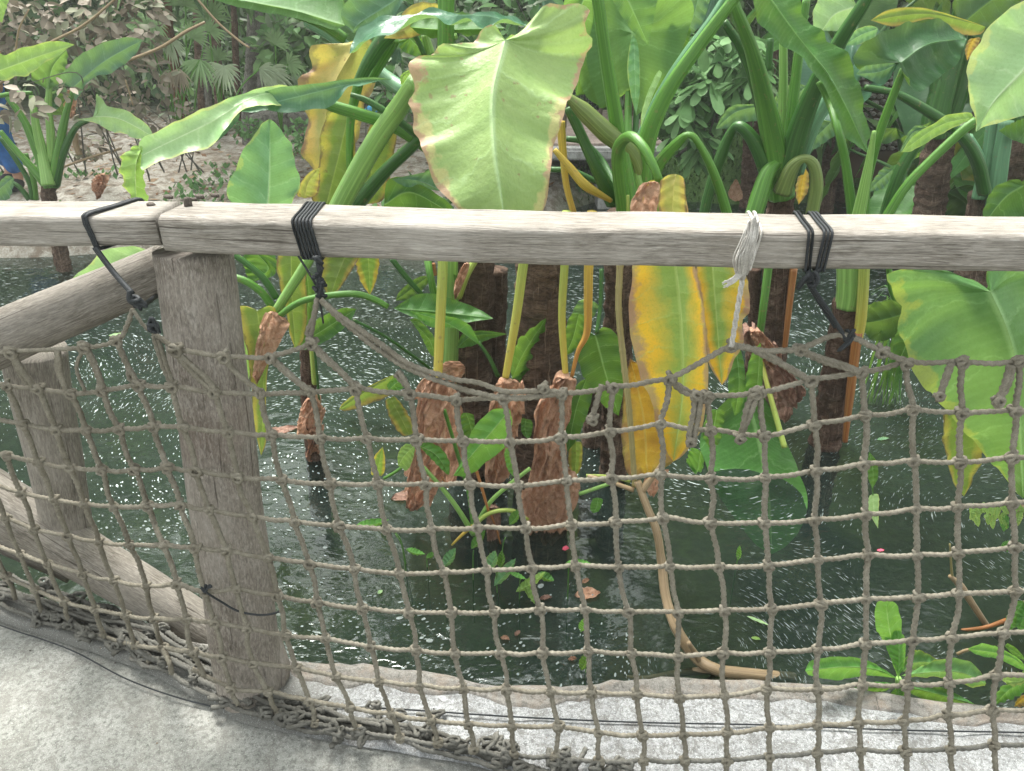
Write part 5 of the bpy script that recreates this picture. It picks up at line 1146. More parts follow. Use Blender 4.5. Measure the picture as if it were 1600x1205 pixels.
# hanging seed pods at right and drooping bud
p = plant('seed_pod_twig', 'brown twig with pale lime winged pods hanging at the right edge', 'twig', 1600, 830)
stem(p, 'b', "1650,780,1.75,7 1600,792,1.74,7 1578,800,1.74,9", name='stalk'); rs = random.Random(4)
for i in range(34):
    x, y = (rs.uniform(1518, 1598), rs.uniform(782, 806)) if i < 26 else (rs.uniform(1566, 1588), rs.uniform(800, 845)); L = rs.uniform(12, 26); a = rs.gauss(0, 5)
    leaf(p, 'lime' if i < 26 else 'fresh', f"{x},{y},1.74 {x+a/2},{y+L/2},1.73 {x+a},{y+L},1.73", f"{x-5},{y+4} {x-4+a/2},{y+L*.7}", f"{x+5},{y+4} {x+4+a/2},{y+L*.7}", rip=.002, nt=7, nv=3, name='pod')
p = plant('bud_cluster', 'folded green buds hanging in front of the water near the right edge', 'plant', 1600, 990)
for q in ("1600,940,1.5 1585,960,1.49 1574,985,1.49|1588,940 1572,965|1600,960 1588,980", "1604,945,1.5 1598,965,1.49 1592,988,1.49|1596,948 1588,972|1610,960 1602,985", "1612,950,1.5 1608,980,1.5 1604,1000,1.5|1604,960 1598,985|1620,970"):
    a, b, c_ = q.split('|'); leaf(p, 'fresh' if 'x' not in q else 'rim', a, b, c_, rip=.004, nt=12, nv=5)
stem(p, 'b', "1660,930,1.5,6 1620,935,1.5,6 1600,942,1.5,7", name='stalk')
p = plant('dead_twig', 'broken grey twig with a sharp end sticking out of the water at right', 'twig', 1545, 975)
stem(p, 'b', "1484,900,1.72,6 1500,915,1.72,12 1520,945,1.71,10 1545,982,1.70,9 1562,1000,1.7,8", name='limb'); stem(p, 'c', "1484,850,1.72,2.5 1486,880,1.72,3.5 1488,905,1.72,4", name='shoot'); stem(p, 'r', "1500,985,1.68,4 1540,980,1.67,6 1575,968,1.66,7 1640,945,1.64,8", name='limb')
# bamboo-like leaf pair floating
p = plant('floating_leaf', 'narrow green bamboo leaf standing on its own pale reflection-like twin, right of centre', 'leaf', 1364, 770)
leaf(p, 'mid', "1358,706,1.95 1364,735,1.93 1363,764,1.92", "1356,722 1356,745", "1370,722 1372,745", rip=.002, nt=16, nv=5); leaf(p, 'plme', "1364,772,1.92 1365,795,1.92 1372,826,1.92", "1357,778 1358,800", "1373,774 1373,800", rip=.002, nt=16, nv=5); stem(p, 'g', "1363,762,1.92,2 1364,774,1.92,2", name='stalk')
def floater(label, px, py, L, ang, wd, mat, curl=.01, name='floating_leaf', cat='leaf'):
    c = G(px, py, WATER+.006); ca, sa = math.cos(ang), math.sin(ang)
    tr = lambda x, y, z=0: Vector((c.x+x*ca-y*sa, c.y+x*sa+y*ca, c.z+z))
    mb = MB(); sheet(mb, [tr(-L/2, 0), tr(0, 0, .002), tr(L/2, 0)], [tr(-L*.3, wd*.4, curl*.5), tr(0, wd/2, curl), tr(L*.3, wd*.35, curl)], [tr(-L*.3, -wd*.4, curl*.3), tr(0, -wd/2, curl*.6), tr(L*.3, -wd*.35, curl)], 16, 5, 0, .002, 3, rnd.uniform(0, 9), .004 if mat in ('dry', 'dryd') else 0)
    return tag(mb.build(name, LM[mat] if isinstance(mat, str) else mat), label, cat)
PINK = plain('pink_petal', (.62, .10, .16), .5)
floater('bright pink petal floating left of the peeled branch', 884, 858, .026, .2, .02, PINK, .006, 'flower_petal', 'petal')
floater('small pink petal floating between the left post and the round post', 104, 580, .03, .8, .022, PINK, .006, 'flower_petal', 'petal')
floater('dull red petal drifting in the swirls at right', 1376, 860, .028, .1, .012, PINK, .002, 'flower_petal', 'petal')
floater('cream curled leaf floating behind the black cord at left', 182, 524, .09, .05, .03, 'plme', .008)
floater('large brown dead leaf floating below the pink petal', 918, 928, .085, .1, .05, 'dry', .004)
floater('small brown leaf scrap floating above the large brown dead leaf', 915, 908, .03, .5, .018, 'dry', .004)
floater('tan leaf scrap floating left of the large brown dead leaf', 853, 934, .04, .1, .018, 'dryd', .003)
floater('small tan leaf floating in the net opening left of centre, near the rim', 789, 998, .03, -.4, .016, 'dry', .006)
floater('dark brown leaf scrap beside the small tan leaf near the rim', 808, 990, .025, .9, .015, 'dryd', .003)
floater('tan leaf scrap floating close to the rim below the rounded seedling', 894, 1030, .026, .1, .012, 'dry', .004)
floater('small lime leaf floating right of the peeled branch', 1181, 998, .028, -.3, .012, 'lime', .003)
floater('brown sodden leaf floating beside the small reddish trunk at left', 440, 672, .16, .35, .06, 'dryd', .003)
floater('brown sodden leaves floating in front of the dead leaf at centre left', 635, 775, .12, .3, .06, 'dryd', .003)
floater('pale grey leaf floating flat at left of centre', 594, 925, .02, .9, .014, 'plme', .002)
floater('pale curled leaf floating right of the reddish trunk foot', 1380, 686, .06, .2, .02, 'mint', .004)
floater('long pale sliver leaf floating right of the branch', 1184, 970, .07, -.6, .012, 'plme', .002)

# ================================================================ BACKGROUND
def leafcloud(mb, c, rad, n, L, wd, r_, mi=(0,), droop=.4, shell=.5, fold=.25):
    for _ in range(n):
        while 1:
            d = Vector((r_.gauss(0, 1), r_.gauss(0, 1), r_.gauss(0, 1)))
            if d.length > .01: break
        d.normalize(); q = (shell+(1-shell)*r_.random())**.6
        p = c + Vector((d.x*rad[0], d.y*rad[1], d.z*rad[2]))*q
        ax = (d + Vector((r_.gauss(0, .7), r_.gauss(0, .7), r_.gauss(0, .6)-droop))).normalized()
        up = Vector((r_.gauss(0, .5), r_.gauss(0, .5)-.3, 1)); sd = ax.cross(up)
        if sd.length < .05: continue
        sd.normalize(); nn = sd.cross(ax).normalized(); l = L*r_.uniform(.6, 1.3); w_ = wd*r_.uniform(.7, 1.2)*.5
        mb.add([p, p+ax*l*.3+sd*w_*.85+nn*w_*fold, p+ax*l*.65+sd*w_*.8+nn*w_*fold*.5, p+ax*l-nn*l*.08, p+ax*l*.65-sd*w_*.8+nn*w_*fold*.5, p+ax*l*.3-sd*w_*.85+nn*w_*fold, p+ax*l*.5-nn*w_*.1],
               [(0, 1, 6), (1, 2, 6), (2, 3, 6), (3, 4, 6), (4, 5, 6), (5, 0, 6)], [(0, .5), (.3, 1), (.65, 1), (1, .5), (.65, 0), (.3, 0), (.5, .5)], r_.choice(mi))
BL = [plain('jungle_leaf_a', (.07, .13, .055), .5, .4, 5, trans=.2), plain('jungle_leaf_b', (.13, .23, .085), .5, .4, 5, trans=.25), plain('jungle_leaf_c', (.20, .34, .13), .45, .3, 5, trans=.3), plain('jungle_leaf_d', (.25, .31, .21), .45, .3, 5, trans=.2)]
TAUPE = [plain('taupe_leaf', (.33, .285, .225), .6, .25, 8, trans=.15), plain('taupe_leaf_dark', (.22, .19, .145), .6, .25, 8, trans=.15), plain('taupe_leaf_green', (.23, .24, .16), .6, .25, 8, trans=.15)]
FRESHB = [plain('shrub_leaf_a', (.13, .27, .09), .42, .25, 8, trans=.25), plain('shrub_leaf_b', (.19, .35, .14), .42, .25, 8, trans=.25), plain('shrub_leaf_c', (.08, .18, .06), .42, .25, 8, trans=.25)]
rb = random.Random(77)
def shrub(name, label, cat, base, clumps, n, L, wd, mats, group=None, stems=6, droop=.4, sr=.006):
    p = empty(name, label, cat, base, group); mb = MB()
    for (c, rad) in clumps: leafcloud(mb, c, rad, n, L, wd, rb, tuple(range(len(mats))), droop)
    mb.build('foliage', mats, p); mb = MB()
    for i in range(stems):
        c, rad = clumps[i % len(clumps)]; t = c + Vector((rb.gauss(0, rad[0]*.4), rb.gauss(0, rad[1]*.4), rad[2]*.5)); b = c + Vector((rb.gauss(0, .15), .25, -rad[2]*1.2)); b.z = min(b.z, bankz(b.x, b.y)+.2) if base.y > 5 else b.z
        tube(mb, cr([b, b.lerp(t, .5)+Vector((rb.gauss(0, .1), 0, .1)), t], 14), [sr*(1-.6*k/13) for k in range(14)], 6)
    mb.build('stems', BARKG, p); return p
# the far wood behind everything reads as one mass
mb = MB()
for i in range(190):
    x = rb.uniform(-11, 11); y = rb.uniform(9.5, 13.5); z = bankz(x, y) + rb.uniform(0, 1.9)*(1 + (y-9.5)*.25)
    leafcloud(mb, Vector((x, y, z)), (.7, .5, .5), 80, .26, .12, rb, (0, 0, 1, 1, 2), .5)
for i in range(60):
    x = rb.uniform(-8, 8); y = rb.uniform(8.7, 10.5); z = bankz(x, y) + rb.uniform(.1, .8)
    leafcloud(mb, Vector((x, y, z)), (.5, .35, .35), 90, .15, .06, rb, (1, 2, 3), .4)
for i in range(330):
    x = rb.uniform(-15, 15); y = rb.uniform(9.5, 15); z = rb.uniform(2.5, 10.5)
    if z > 3.5 and noise.noise(Vector((x*.35, z*.45, 4))) >.02: continue
    leafcloud(mb, Vector((x, y, z)), (1.3, .8, .9), 60, .7, .32, rb, (0, 0, 1), .5)
tag(mb.build('far_wood', BL), 'dense green jungle growth closing the view behind the pond', 'undergrowth', kind='stuff')
# taupe-leaved shrub, upper left
def cl(lst): return [(W(a, b, Y), r) for a, b, Y, r in lst]
shrub('shrub', 'shrub of dull taupe grey oval leaves at the upper left above the lime leaf', 'shrub', Vector((-3.9, 5.9, .1)),
      cl([(30, 20, 5.8, (.35, .3, .25)), (100, 30, 5.8, (.4, .3, .28)), (150, 80, 5.7, (.32, .3, .22)), (60, 60, 5.8, (.3, .3, .2)), (200, 40, 6.0, (.25, .3, .25)), (-60, 40, 5.8, (.4, .3, .4)), (-60, 150, 5.8, (.4, .3, .3)), (190, 10, 5.9, (.3, .3, .2))]), 95, .10, .065, TAUPE, stems=10)
shrub('shrub', 'low taupe leaved shrub sprawling between the left plant and the folded pale leaf', 'shrub', Vector((-2.9, 5.9, .1)),
      cl([(225, 130, 5.9, (.2, .2, .22)), (255, 185, 5.9, (.22, .2, .2)), (170, 170, 6.1, (.3, .2, .16)), (290, 200, 6.0, (.12, .2, .14)), (150, 130, 6.1, (.25, .2, .2)), (130, 225, 6.2, (.14, .14, .1))]), 55, .085, .05, TAUPE, stems=8)
shrub('shrub', 'small taupe leaf sprig hanging in front of the left plant stems', 'shrub', Vector((-3.3, 4.7, .0)), cl([(70, 140, 4.7, (.22, .1, .05)), (30, 170, 4.7, (.1, .1, .06))]), 16, .09, .06, TAUPE, stems=1, sr=.004)
# trunks
def bgtrunk(label, s, mat, name='palm_trunk', cat='tree', crown=None, flaps=4, seed=1, group=None):
    tk = tok(s); a, b, Y, _ = tk[-1]
    if b < 300: Y = groundY(a, b); s = ' '.join(f'{q[0]},{q[1]},{Y},{q[3]}' for q in tk)
    base = W(a, b, Y); p = empty(name, label, cat, base, group); trunk(p, mat, s, .05, seed=seed, flaps=flaps)
    if crown:
        mb = MB()
        for (x, y, yy, rad) in crown: leafcloud(mb, W(x, y, yy), rad, 60, .3, .06, rb, (0, 1, 2), .5)
        mb.build('crown', BL, p)
    return p
bgtrunk('pale grey palm trunk with ragged brown fibre left of the blue green leaf', "400,-60,6.6,18 396,30,6.6,19 393,100,6.6,19 388,190,6.6,21 386,225,6.6,22", BARKG, seed=71, crown=[(400, -90, 6.6, (.6, .5, .3))])
bgtrunk('orange brown trunk behind the fan palms at upper left', "258,-60,6.3,15 262,40,6.3,16 272,100,6.3,18 285,170,6.3,22 290,205,6.3,22", BARKO, 'tree', seed=72, crown=[(255, -90, 6.3, (.5, .4, .3))])
for i, (x, Y, w_, lab) in enumerate(((315, 6.9, 14, 'slim dark trunk just right of the orange brown trunk'), (342, 7.0, 15, 'slim dark trunk midway between the orange brown and pale grey trunks'), (410, 7.2, 14, 'slim grey trunk right of the pale grey palm trunk'), (372, 7.4, 10, 'thin dark trunk left of the pale grey palm trunk'), (325, 7.6, 12, 'thin grey trunk high at the upper left behind the fan palms'), (432, 7.0, 14, 'short grey stump above the sandy bank'))):
    y0 = -50 if i != 5 else 160
    bgtrunk(lab, f"{x-8},{y0},{Y},{w_} {x-3},100,{Y},{w_} {x},212,{Y},{w_+2}" if i != 5 else f"{x},160,{Y},{w_} {x},185,{Y},{w_} {x},215,{Y},{w_}", BARKG if i in (2, 4, 5) else BARK, 'tree' if i != 5 else 'stump', 'tree' if i != 5 else 'stump', seed=80+i, crown=[(x-12, -80, Y, (.4, .4, .3))] if i != 5 else None)
for i, (x, y0, y1, Y, lab) in enumerate(((620, 70, 120, 7.5, 'left of two slim brown trunks seen beside the huge pale leaf'), (638, 85, 120, 7.5, 'right of two slim brown trunks seen beside the huge pale leaf'), (1172, 175, 310, 6.8, 'reddish trunk with dry husks standing at the far water edge'), (1292, 225, 318, 6.6, 'dark trunk at the far water edge right of the thick stems'), (1320, 235, 320, 7.0, 'second dark trunk at the far water edge, further right'))):
    bgtrunk(lab, f"{x},{y0-20},{Y},{11 if i<2 else 24} {x+1},{(y0+y1)/2},{Y},{12 if i<2 else 26} {x},{y1+30},{Y},{12 if i<2 else 28}", BARKG if i < 2 else BARKR, 'tree', seed=90+i, flaps=10, crown=[(x, y0-50, Y, (.3, .3, .2))])
LY = tag
# fallen log on the bank
p = empty('fallen_log', 'long weathered log lying on the sandy bank in front of the jungle', 'log', W(440, 190, 7.6)); mb = MB()
P = [W(395, 196, 7.5), W(430, 190, 7.55), W(480, 192, 7.6), W(560, 190, 7.7)]; tube(mb, cr(P, 40), .10, 16, lambda s, a: 1+.12*noise.noise(Vector((s*3, math.cos(a), math.sin(a))))); mb.build('log', BARKG, p)
# fan palm fronds
FANM = [plain('fan_frond_green', (.25, .38, .18), .5, .25, 6, trans=.2), plain('fan_frond_grey', (.38, .46, .30), .5, .25, 6, trans=.2), plain('fan_frond_tan', (.36, .31, .23), .6, .25, 6, trans=.2)]
def fan(par, px, py, Y, rpx, a0, a1, m_, tilt=.3, n=18, base=None):
    c = W(px, py, Y); r = rpx*depth(c)/F; mb = MB()
    for i in range(n):
        a = a0+(a1-a0)*i/(n-1)+rb.gauss(0, .02); d = Vector((math.cos(a), -tilt*.5+rb.gauss(0, .1), math.sin(a))).normalized(); L = r*rb.uniform(.85, 1.1)*(.75+.25*math.sin(math.pi*i/(n-1)))
        sd = d.cross(Vector((0, 1, 0))).normalized(); w_ = L*.062; nn = Vector((0, -1, 0)); v = []
        for k in range(6):
            t = k/5; o = c + d*L*t + Vector((0, -.1*L*t*t, -.22*L*t**3)); ww = w_*(.35+1.1*t if t < .5 else (.9+.0*t)*(1-(t-.5)**2*3.6))
            v += [o-sd*max(ww, .0005), o+nn*w_*.4, o+sd*max(ww, .0005)]
        f = []
        for k in range(5): f += [(k*3, k*3+1, k*3+4, k*3+3), (k*3+1, k*3+2, k*3+5, k*3+4)]
        mb.add(v, f)
    o = mb.build('frond', FANM[m_], par)
    if base is not None:
        mb = MB(); tube(mb, cr([c, c.lerp(base, .5)+Vector((0, 0, .08)), base], 14), .007, 6); mb.build('frond_stalk', SM['g'], par)
for i, (lab, base, fr) in enumerate((
  ('fan palm with pleated grey green fans beside the pale grey palm trunk', (348, 205, 6.4), [(350, 104, 6.2, 34, -.1+math.pi*.12, -math.pi*1.15, 1), (327, 50, 6.5, 30, 2.6, -.8, 0), (405, 108, 6.6, 34, .6, -1.4, 1), (340, 95, 6.5, 32, 3.0, .2, 0)]),
  ('fan palm with drooping tan and green fans in front of the orange brown trunk', (278, 212, 6.0), [(280, 108, 6.0, 30, 3.4, 5.6, 2), (312, 94, 6.1, 38, 3.1, 6.0, 0), (262, 112, 5.9, 24, 3.6, 5.4, 2), (300, 60, 6.2, 34, 2.4, -.4, 0), (240, 80, 6.1, 28, 3.3, 5.8, 2)]),
  ('fan palm with bright narrow fans high above the orange brown trunk', (300, 210, 6.7), [(290, 10, 6.7, 44, 2.9, -.3, 0), (330, 30, 6.8, 44, 3.2, 0, 0), (235, 30, 6.8, 40, 2.9, 6.0, 0), (265, 60, 6.8, 36, 3.3, 6.0, 1)]),
  ('fan palm with straw coloured narrow fans left of the yellow leaf', (440, 205, 6.9), [(420, 112, 6.7, 40, .7, -1.6, 1), (450, 100, 6.9, 30, 1.5, -1.2, 0), (430, 70, 6.9, 32, 2.5, -.3, 0)]))):
    p = empty('fan_palm', lab, 'palm', W(*base), 'fan palms behind the sandy bank'); b = W(*base)
    for q in fr: fan(p, q[0], q[1], q[2], q[3], q[4], q[5], q[6], base=b)
# round-leaved plant patches and grass tufts behind
for (lab, base, lst, L, wd, ms) in (
  ('bushy plant with round blue green leaves between the grey trunk and the yellow leaf', (460, 150, 7.3), [(440, 80, 7.3, (.22, .2, .15)), (470, 110, 7.3, (.25, .2, .2)), (460, 60, 7.4, (.3, .2, .2))], .14, .12, [BL[3], BL[2], FRESHB[1]]),
  ('low bright green bush behind the blue green hanging leaf', (450, 215, 7.0), [(470, 205, 6.8, (.12, .1, .1)), (480, 225, 6.6, (.12, .1, .1)), (390, 200, 6.9, (.12, .1, .06))], .06, .035, [FRESHB[0], FRESHB[1]]),
  ('leafy bush seen between the stems above the huge pale leaf', (700, 120, 6.5), [(600, 90, 6.8, (.3, .2, .2)), (620, 140, 6.5, (.2, .2, .15)), (760, 20, 6.5, (.4, .2, .3)), (800, 10, 6.3, (.35, .2, .25)), (690, 10, 6.2, (.3, .2, .3))], .13, .07, [FRESHB[2], FRESHB[0], BL[3]])):
    shrub('bush', lab, 'bush', W(*base), cl(lst), 110, L, wd, ms, 'green bushes on the far bank', stems=4)
# rosette-leaved shrub on the right bank
def rosette(mb, c, r, n, r_, mi):
    for i in range(n):
        a = r_.uniform(0, 6.28); e = r_.uniform(-.9, .4); ax = Vector((math.cos(a)*math.cos(e), math.sin(a)*math.cos(e), math.sin(e))); sd = ax.cross(Vector((0, 0, 1))).normalized(); nn = sd.cross(ax); v = []
        L = r*r_.uniform(.7, 1.15)
        for t, w_ in ((0, .03), (.3, .09), (.6, .17), (.82, .2), (.95, .13), (1, .02)):
            o = c+ax*L*t+Vector((0, 0, -L*.45*t*t)); v += [o-sd*w_*L, o-nn*.02*L, o+sd*w_*L]
        f = []
        for k in range(5): f += [(k*3, k*3+1, k*3+4, k*3+3), (k*3+1, k*3+2, k*3+5, k*3+4)]
        mb.add(v, f, None, r_.choice(mi))
p = empty('rosette_shrub', 'shrub with rosettes of spoon shaped green leaves on the mossy slope behind the arching stems', 'shrub', W(1070, 230, 5.6)); mb = MB()
for i in range(95):
    x = rb.uniform(1015, 1185); y = rb.gauss(150, 48) if x < 1120 else rb.gauss(100, 35)
    y = max(40, min(250 - max(0, x-1080)*1.0, y)); rosette(mb, W(x, y, rb.uniform(5.2, 6.4)), rb.uniform(.13, .2), 11, rb, (0, 0, 1, 1, 2))
mb.build('foliage', FRESHB, p); mb = MB()
for i in range(9):
    t = W(rb.uniform(1030, 1160), rb.uniform(100, 190), 5.9); b = W(rb.uniform(1050, 1120), 245, 5.9); tube(mb, cr([b, b.lerp(t, .5)+Vector((.05, 0, 0)), t], 10), .012, 6)
mb.build('stems', BARKG, p)
# moss and creeping green on the right slope
mb = MB(); MOSS = [plain('moss_a', (.07, .14, .035), .8, .3, 20), plain('moss_b', (.12, .22, .06), .8, .3, 20), plain('moss_c', (.05, .09, .03), .8, .3, 20)]
for i in range(30000):
    x = rb.uniform(.6, 7); y = rb.uniform(shore(x)+.02, shore(x)+3.2); z = bankz(x, y); a = rb.uniform(0, 6.28); l = rb.uniform(.02, .055); c = Vector((x, y, z-.004)); d = Vector((math.cos(a)*l*.5, math.sin(a)*l*.5, l)); e = Vector((-math.sin(a), math.cos(a), 0))*l*.25
    mb.add([c-e, c+e, c+d], [(0, 1, 2)], None, rb.choice((0, 0, 1, 2)))
tag(mb.build('moss_growth', MOSS, smooth=False), 'mossy creeping green growth over the slope across the water', 'moss', kind='stuff')
mb = MB()
for i in range(2600):
    x = rb.uniform(-6, .8); y = shore(x) + abs(rb.gauss(0, 1.0)) + .1
    if hz(x, y, 1.7, 6) < .02: continue
    z = bankz(x, y); c = Vector((x, y, z)); l = rb.uniform(.03, .09); a = rb.uniform(0, 6.28); d = Vector((math.cos(a)*.6, math.sin(a)*.6, .8))*l; e = Vector((-math.sin(a), math.cos(a), 0))*l*.3
    mb.add([c, c+d*.5+e, c+d, c+d*.5-e], [(0, 1, 2, 3)], None, rb.choice((0, 1, 1)))
tag(mb.build('ground_weeds', [FRESHB[2], FRESHB[0]], smooth=False), 'small green weeds scattered over the sandy bank', 'weeds', kind='stuff')
LITT = [plain('litter_tan', (.3, .21, .13), .8), plain('litter_brown', (.16, .09, .05), .8)]
mb = MB()
for i in range(2600):
    x = rb.uniform(-6, 1.0); y = shore(x) + rb.uniform(.05, 4); z = bankz(x, y)+.008; l = rb.uniform(.015, .06); a = rb.uniform(0, 6.28); c = Vector((x, y, z)); d = Vector((math.cos(a), math.sin(a), rb.gauss(0, .2)))*l; e = Vector((-math.sin(a), math.cos(a), rb.gauss(0, .3)))*l*rb.choice((.1, .35))
    mb.add([c-d, c+e, c+d, c-e], [(0, 1, 2, 3)], None, rb.choice((0, 1)))
tag(mb.build('leaf_litter', LITT, smooth=False), 'dry leaves and twigs littering the sandy bank', 'litter', kind='stuff')
# concrete slab bridge, wire panel, stone wall
def box(mb, a, b):
    x0, y0, z0 = a; x1, y1, z1 = b; v = [Vector(q) for q in ((x0, y0, z0), (x1, y0, z0), (x1, y1, z0), (x0, y1, z0), (x0, y0, z1), (x1, y0, z1), (x1, y1, z1), (x0, y1, z1))]
    mb.add(v, [(0, 3, 2, 1), (4, 5, 6, 7), (0, 1, 5, 4), (1, 2, 6, 5), (2, 3, 7, 6), (3, 0, 4, 7)])
a = W(850, 232, 6.6); p = empty('footbridge', 'low concrete footbridge slab seen behind the bent stems', 'bridge', Vector((a.x+.4, 6.6, -.2)))
mb = MB(); box(mb, (a.x-.9, 6.6, a.z-.10), (a.x+1.05, 7.9, a.z)); mb.build('slab', SLAB, p, smooth=False); mb = MB(); box(mb, (a.x-.9, 6.57, a.z-.08), (a.x+1.05, 6.597, a.z-.02)); mb.build('edge_trim', SLAB, p, smooth=False)
for q in (-.5, .5):
    mb = MB(); box(mb, (a.x+q, 6.7, -.7), (a.x+q+.12, 7.7, a.z-.102)); mb.build('pier', SLAB, p, smooth=False)
BRK = concrete('pinkish_paving', (.32, .25, .22), (.42, .34, .3), (.5, .42, .38), (.25, .2, .18)); mb = MB(); box(mb, (a.x-.9, 6.72, a.z+.002), (a.x+1.05, 8.8, a.z+.02)); mb.build('paving', BRK, p, smooth=False)
p = empty('wire_panel', 'dark wire mesh panel behind the stems at top centre', 'fence', W(920, 180, 7.2)); mb = MB(); c0 = W(885, 105, 7.2); c1 = W(938, 182, 7.2)
for i in range(14): x = c0.x+(c1.x-c0.x)*i/13; tube(mb, [Vector((x, 7.2, c1.z)), Vector((x, 7.2, c0.z))], .0035, 5)
for i in range(16): z = c1.z+(c0.z-c1.z)*i/15; tube(mb, [Vector((c0.x, 7.204, z)), Vector((c1.x, 7.204, z))], .0035, 5)
mb.build('wire_mesh', CORD, p); mb = MB(); 
for x in (c0.x, c1.x): mb = MB(); tube(mb, [Vector((x, 7.2, c1.z-.1)), Vector((x, 7.2, c0.z+.05))], .018, 8); mb.build('panel_post', PEG, p)
STONE = concrete('wall_stone', (.3, .28, .25), (.42, .4, .36), (.55, .52, .48), (.2, .18, .15)); p = empty('stone_wall', 'rubble stone wall glimpsed between the dark stems at right', 'wall', W(1440, 215, 6.6)); mb = MB()
c = W(1450, 165, 6.6)
for i in range(26):
    for j in range(17):
        x = c.x-.75+i*.075+(j % 2)*.035; z = c.z-.35+j*.047; o = Vector((x+rb.gauss(0, .006), 6.6+rb.gauss(0, .008), z+rb.gauss(0, .004)))
        v = []; f = []
        for a_ in range(6):
            for b_ in range(4):
                th = 2*math.pi*a_/6; ph = -math.pi/2+math.pi*(b_+.5)/4; v.append(o+Vector((math.cos(th)*math.cos(ph)*.036*rb.uniform(.85, 1.1), math.sin(ph)*.04, math.sin(th)*math.cos(ph)*.022*rb.uniform(.85, 1.1))))
        for a_ in range(6):
            for b_ in range(3): f.append((a_*4+b_, ((a_+1) % 6)*4+b_, ((a_+1) % 6)*4+b_+1, a_*4+b_+1))
        f.append(tuple(a_*4 for a_ in range(6))); mb.add(v, f)
mb.build('stones', STONE, p); mb = MB(); box(mb, (c.x-.8, 6.61, c.z-.6), (c.x+1.2, 6.9, c.z+.5)); mb.build('wall_core', BARK, p, smooth=False)
# generic elephant ears filling the far right and the gaps at the top
OUT = [(-.02, .06), (-.2, .16), (-.3, .28), (-.22, .38), (0, .42), (.3, .38), (.6, .24), (.85, .09)]
def taro(label, x, y, z0, h, n, s, mats_, seed):
    r_ = random.Random(seed); p = empty('elephant_ear_plant', label, 'plant', Vector((x, y, z0)), 'background elephant ears'); b = Vector((x, y, z0)); tb = MB()
    tube(tb, cr([b+Vector((0, 0, -.3)), b+Vector((.02, 0, h*.18)), b+Vector((0, 0, h*.36))], 24), .055*s, 12, lambda q, a: 1+.15*noise.noise(Vector((q*12, math.cos(a), math.sin(a)+seed)))); tb.build('trunk', BARK, p)
    for i in range(n):
        a = 6.283*i/n + r_.gauss(0, .3); R_ = r_.uniform(.35, .75)*s; H = h*r_.uniform(.75, 1.1); d = Vector((math.cos(a), math.sin(a), 0)); q0 = b+Vector((0, 0, h*.34)); q1 = b+d*R_*.35+Vector((0, 0, H*.8)); q2 = b+d*R_+Vector((0, 0, H))
        mb = MB(); tube(mb, cr([q0, q1, q2], 22), [.024*s*(1-.6*k/21) for k in range(22)], 8); mb.build('petiole', SM[r_.choice('gdd')], p)
        L = r_.uniform(.42, .6)*s; dr_ = r_.uniform(.5, 1.3); ax = (d*math.cos(dr_)-Vector((0, 0, 1))*math.sin(dr_)).normalized(); sd = Vector((-d.y, d.x, 0)); nn = sd.cross(ax)
        def pt(u, v_): return q2 + ax*(u*L) + sd*(v_*L) + Vector((0, 0, -.22*L*max(0, u)**2)) + nn*(-.12*abs(v_)*L)
        mb = MB(); sheet(mb, [pt(0, 0), pt(.35, 0), pt(.7, 0), pt(1, 0)], [pt(u, v_) for u, v_ in OUT], [pt(u, -v_) for u, v_ in OUT], 24, 6, 0, .012*s, 6, r_.uniform(0, 9)); mb.build('leaf', LM[r_.choice(mats_)], p)
for i, (px, py, Y, h, n, s, ms, lab) in enumerate((
  (1400, 330, 6.2, 1.4, 7, 1.2, ('dark', 'mid', 'teal'), 'dark green elephant ear standing in the far water behind the handrail at right'),
  (1550, 340, 5.9, 1.5, 7, 1.3, ('dark', 'mid'), 'large dark elephant ear closing the view at the far right'),
  (1290, 310, 7.0, 1.7, 7, 1.3, ('mid', 'teal', 'dark'), 'elephant ear behind the thick spreading stems across the water'),
  (1180, 240, 8.3, 1.3, 7, 1.2, ('mint', 'mid', 'teal'), 'elephant ear with mint leaves above the mossy slope'),
  (1500, 200, 8.2, 1.4, 8, 1.4, ('dark', 'mid'), 'tall dark elephant ear far behind the stone wall'),
  (1350, 180, 8.8, 1.4, 8, 1.3, ('mid', 'back', 'mint'), 'pale leaved elephant ear high on the far right bank'),
  (980, 190, 8.4, 1.3, 7, 1.2, ('back', 'mid', 'mint'), 'elephant ear beyond the concrete footbridge'),
  (760, 190, 8.0, 1.3, 7, 1.1, ('back', 'mid', 'teal'), 'elephant ear on the far bank hidden behind the huge pale leaf'),
  (610, 180, 8.6, 1.2, 7, 1.1, ('mint', 'mid'), 'elephant ear on the far bank left of the huge pale leaf'),
  (1650, 420, 4.6, 1.3, 6, 1.2, ('mid', 'dark'), 'elephant ear just outside the right edge beyond the handrail'),
  (1440, 400, 5.3, .7, 7, .9, ('mid', 'dark', 'teal'), 'low elephant ear under the stems at right beyond the handrail'))):
    c = W(px, py, Y); z0 = max(bankz(c.x, Y), -.25); taro(lab, c.x, Y, z0, h, n, s, ms, 100+i)
p = plant('grassy_water_plant', 'tuft of narrow drooping leaves in the water left of the broad glossy leaf', 'plant', 1400, 530)
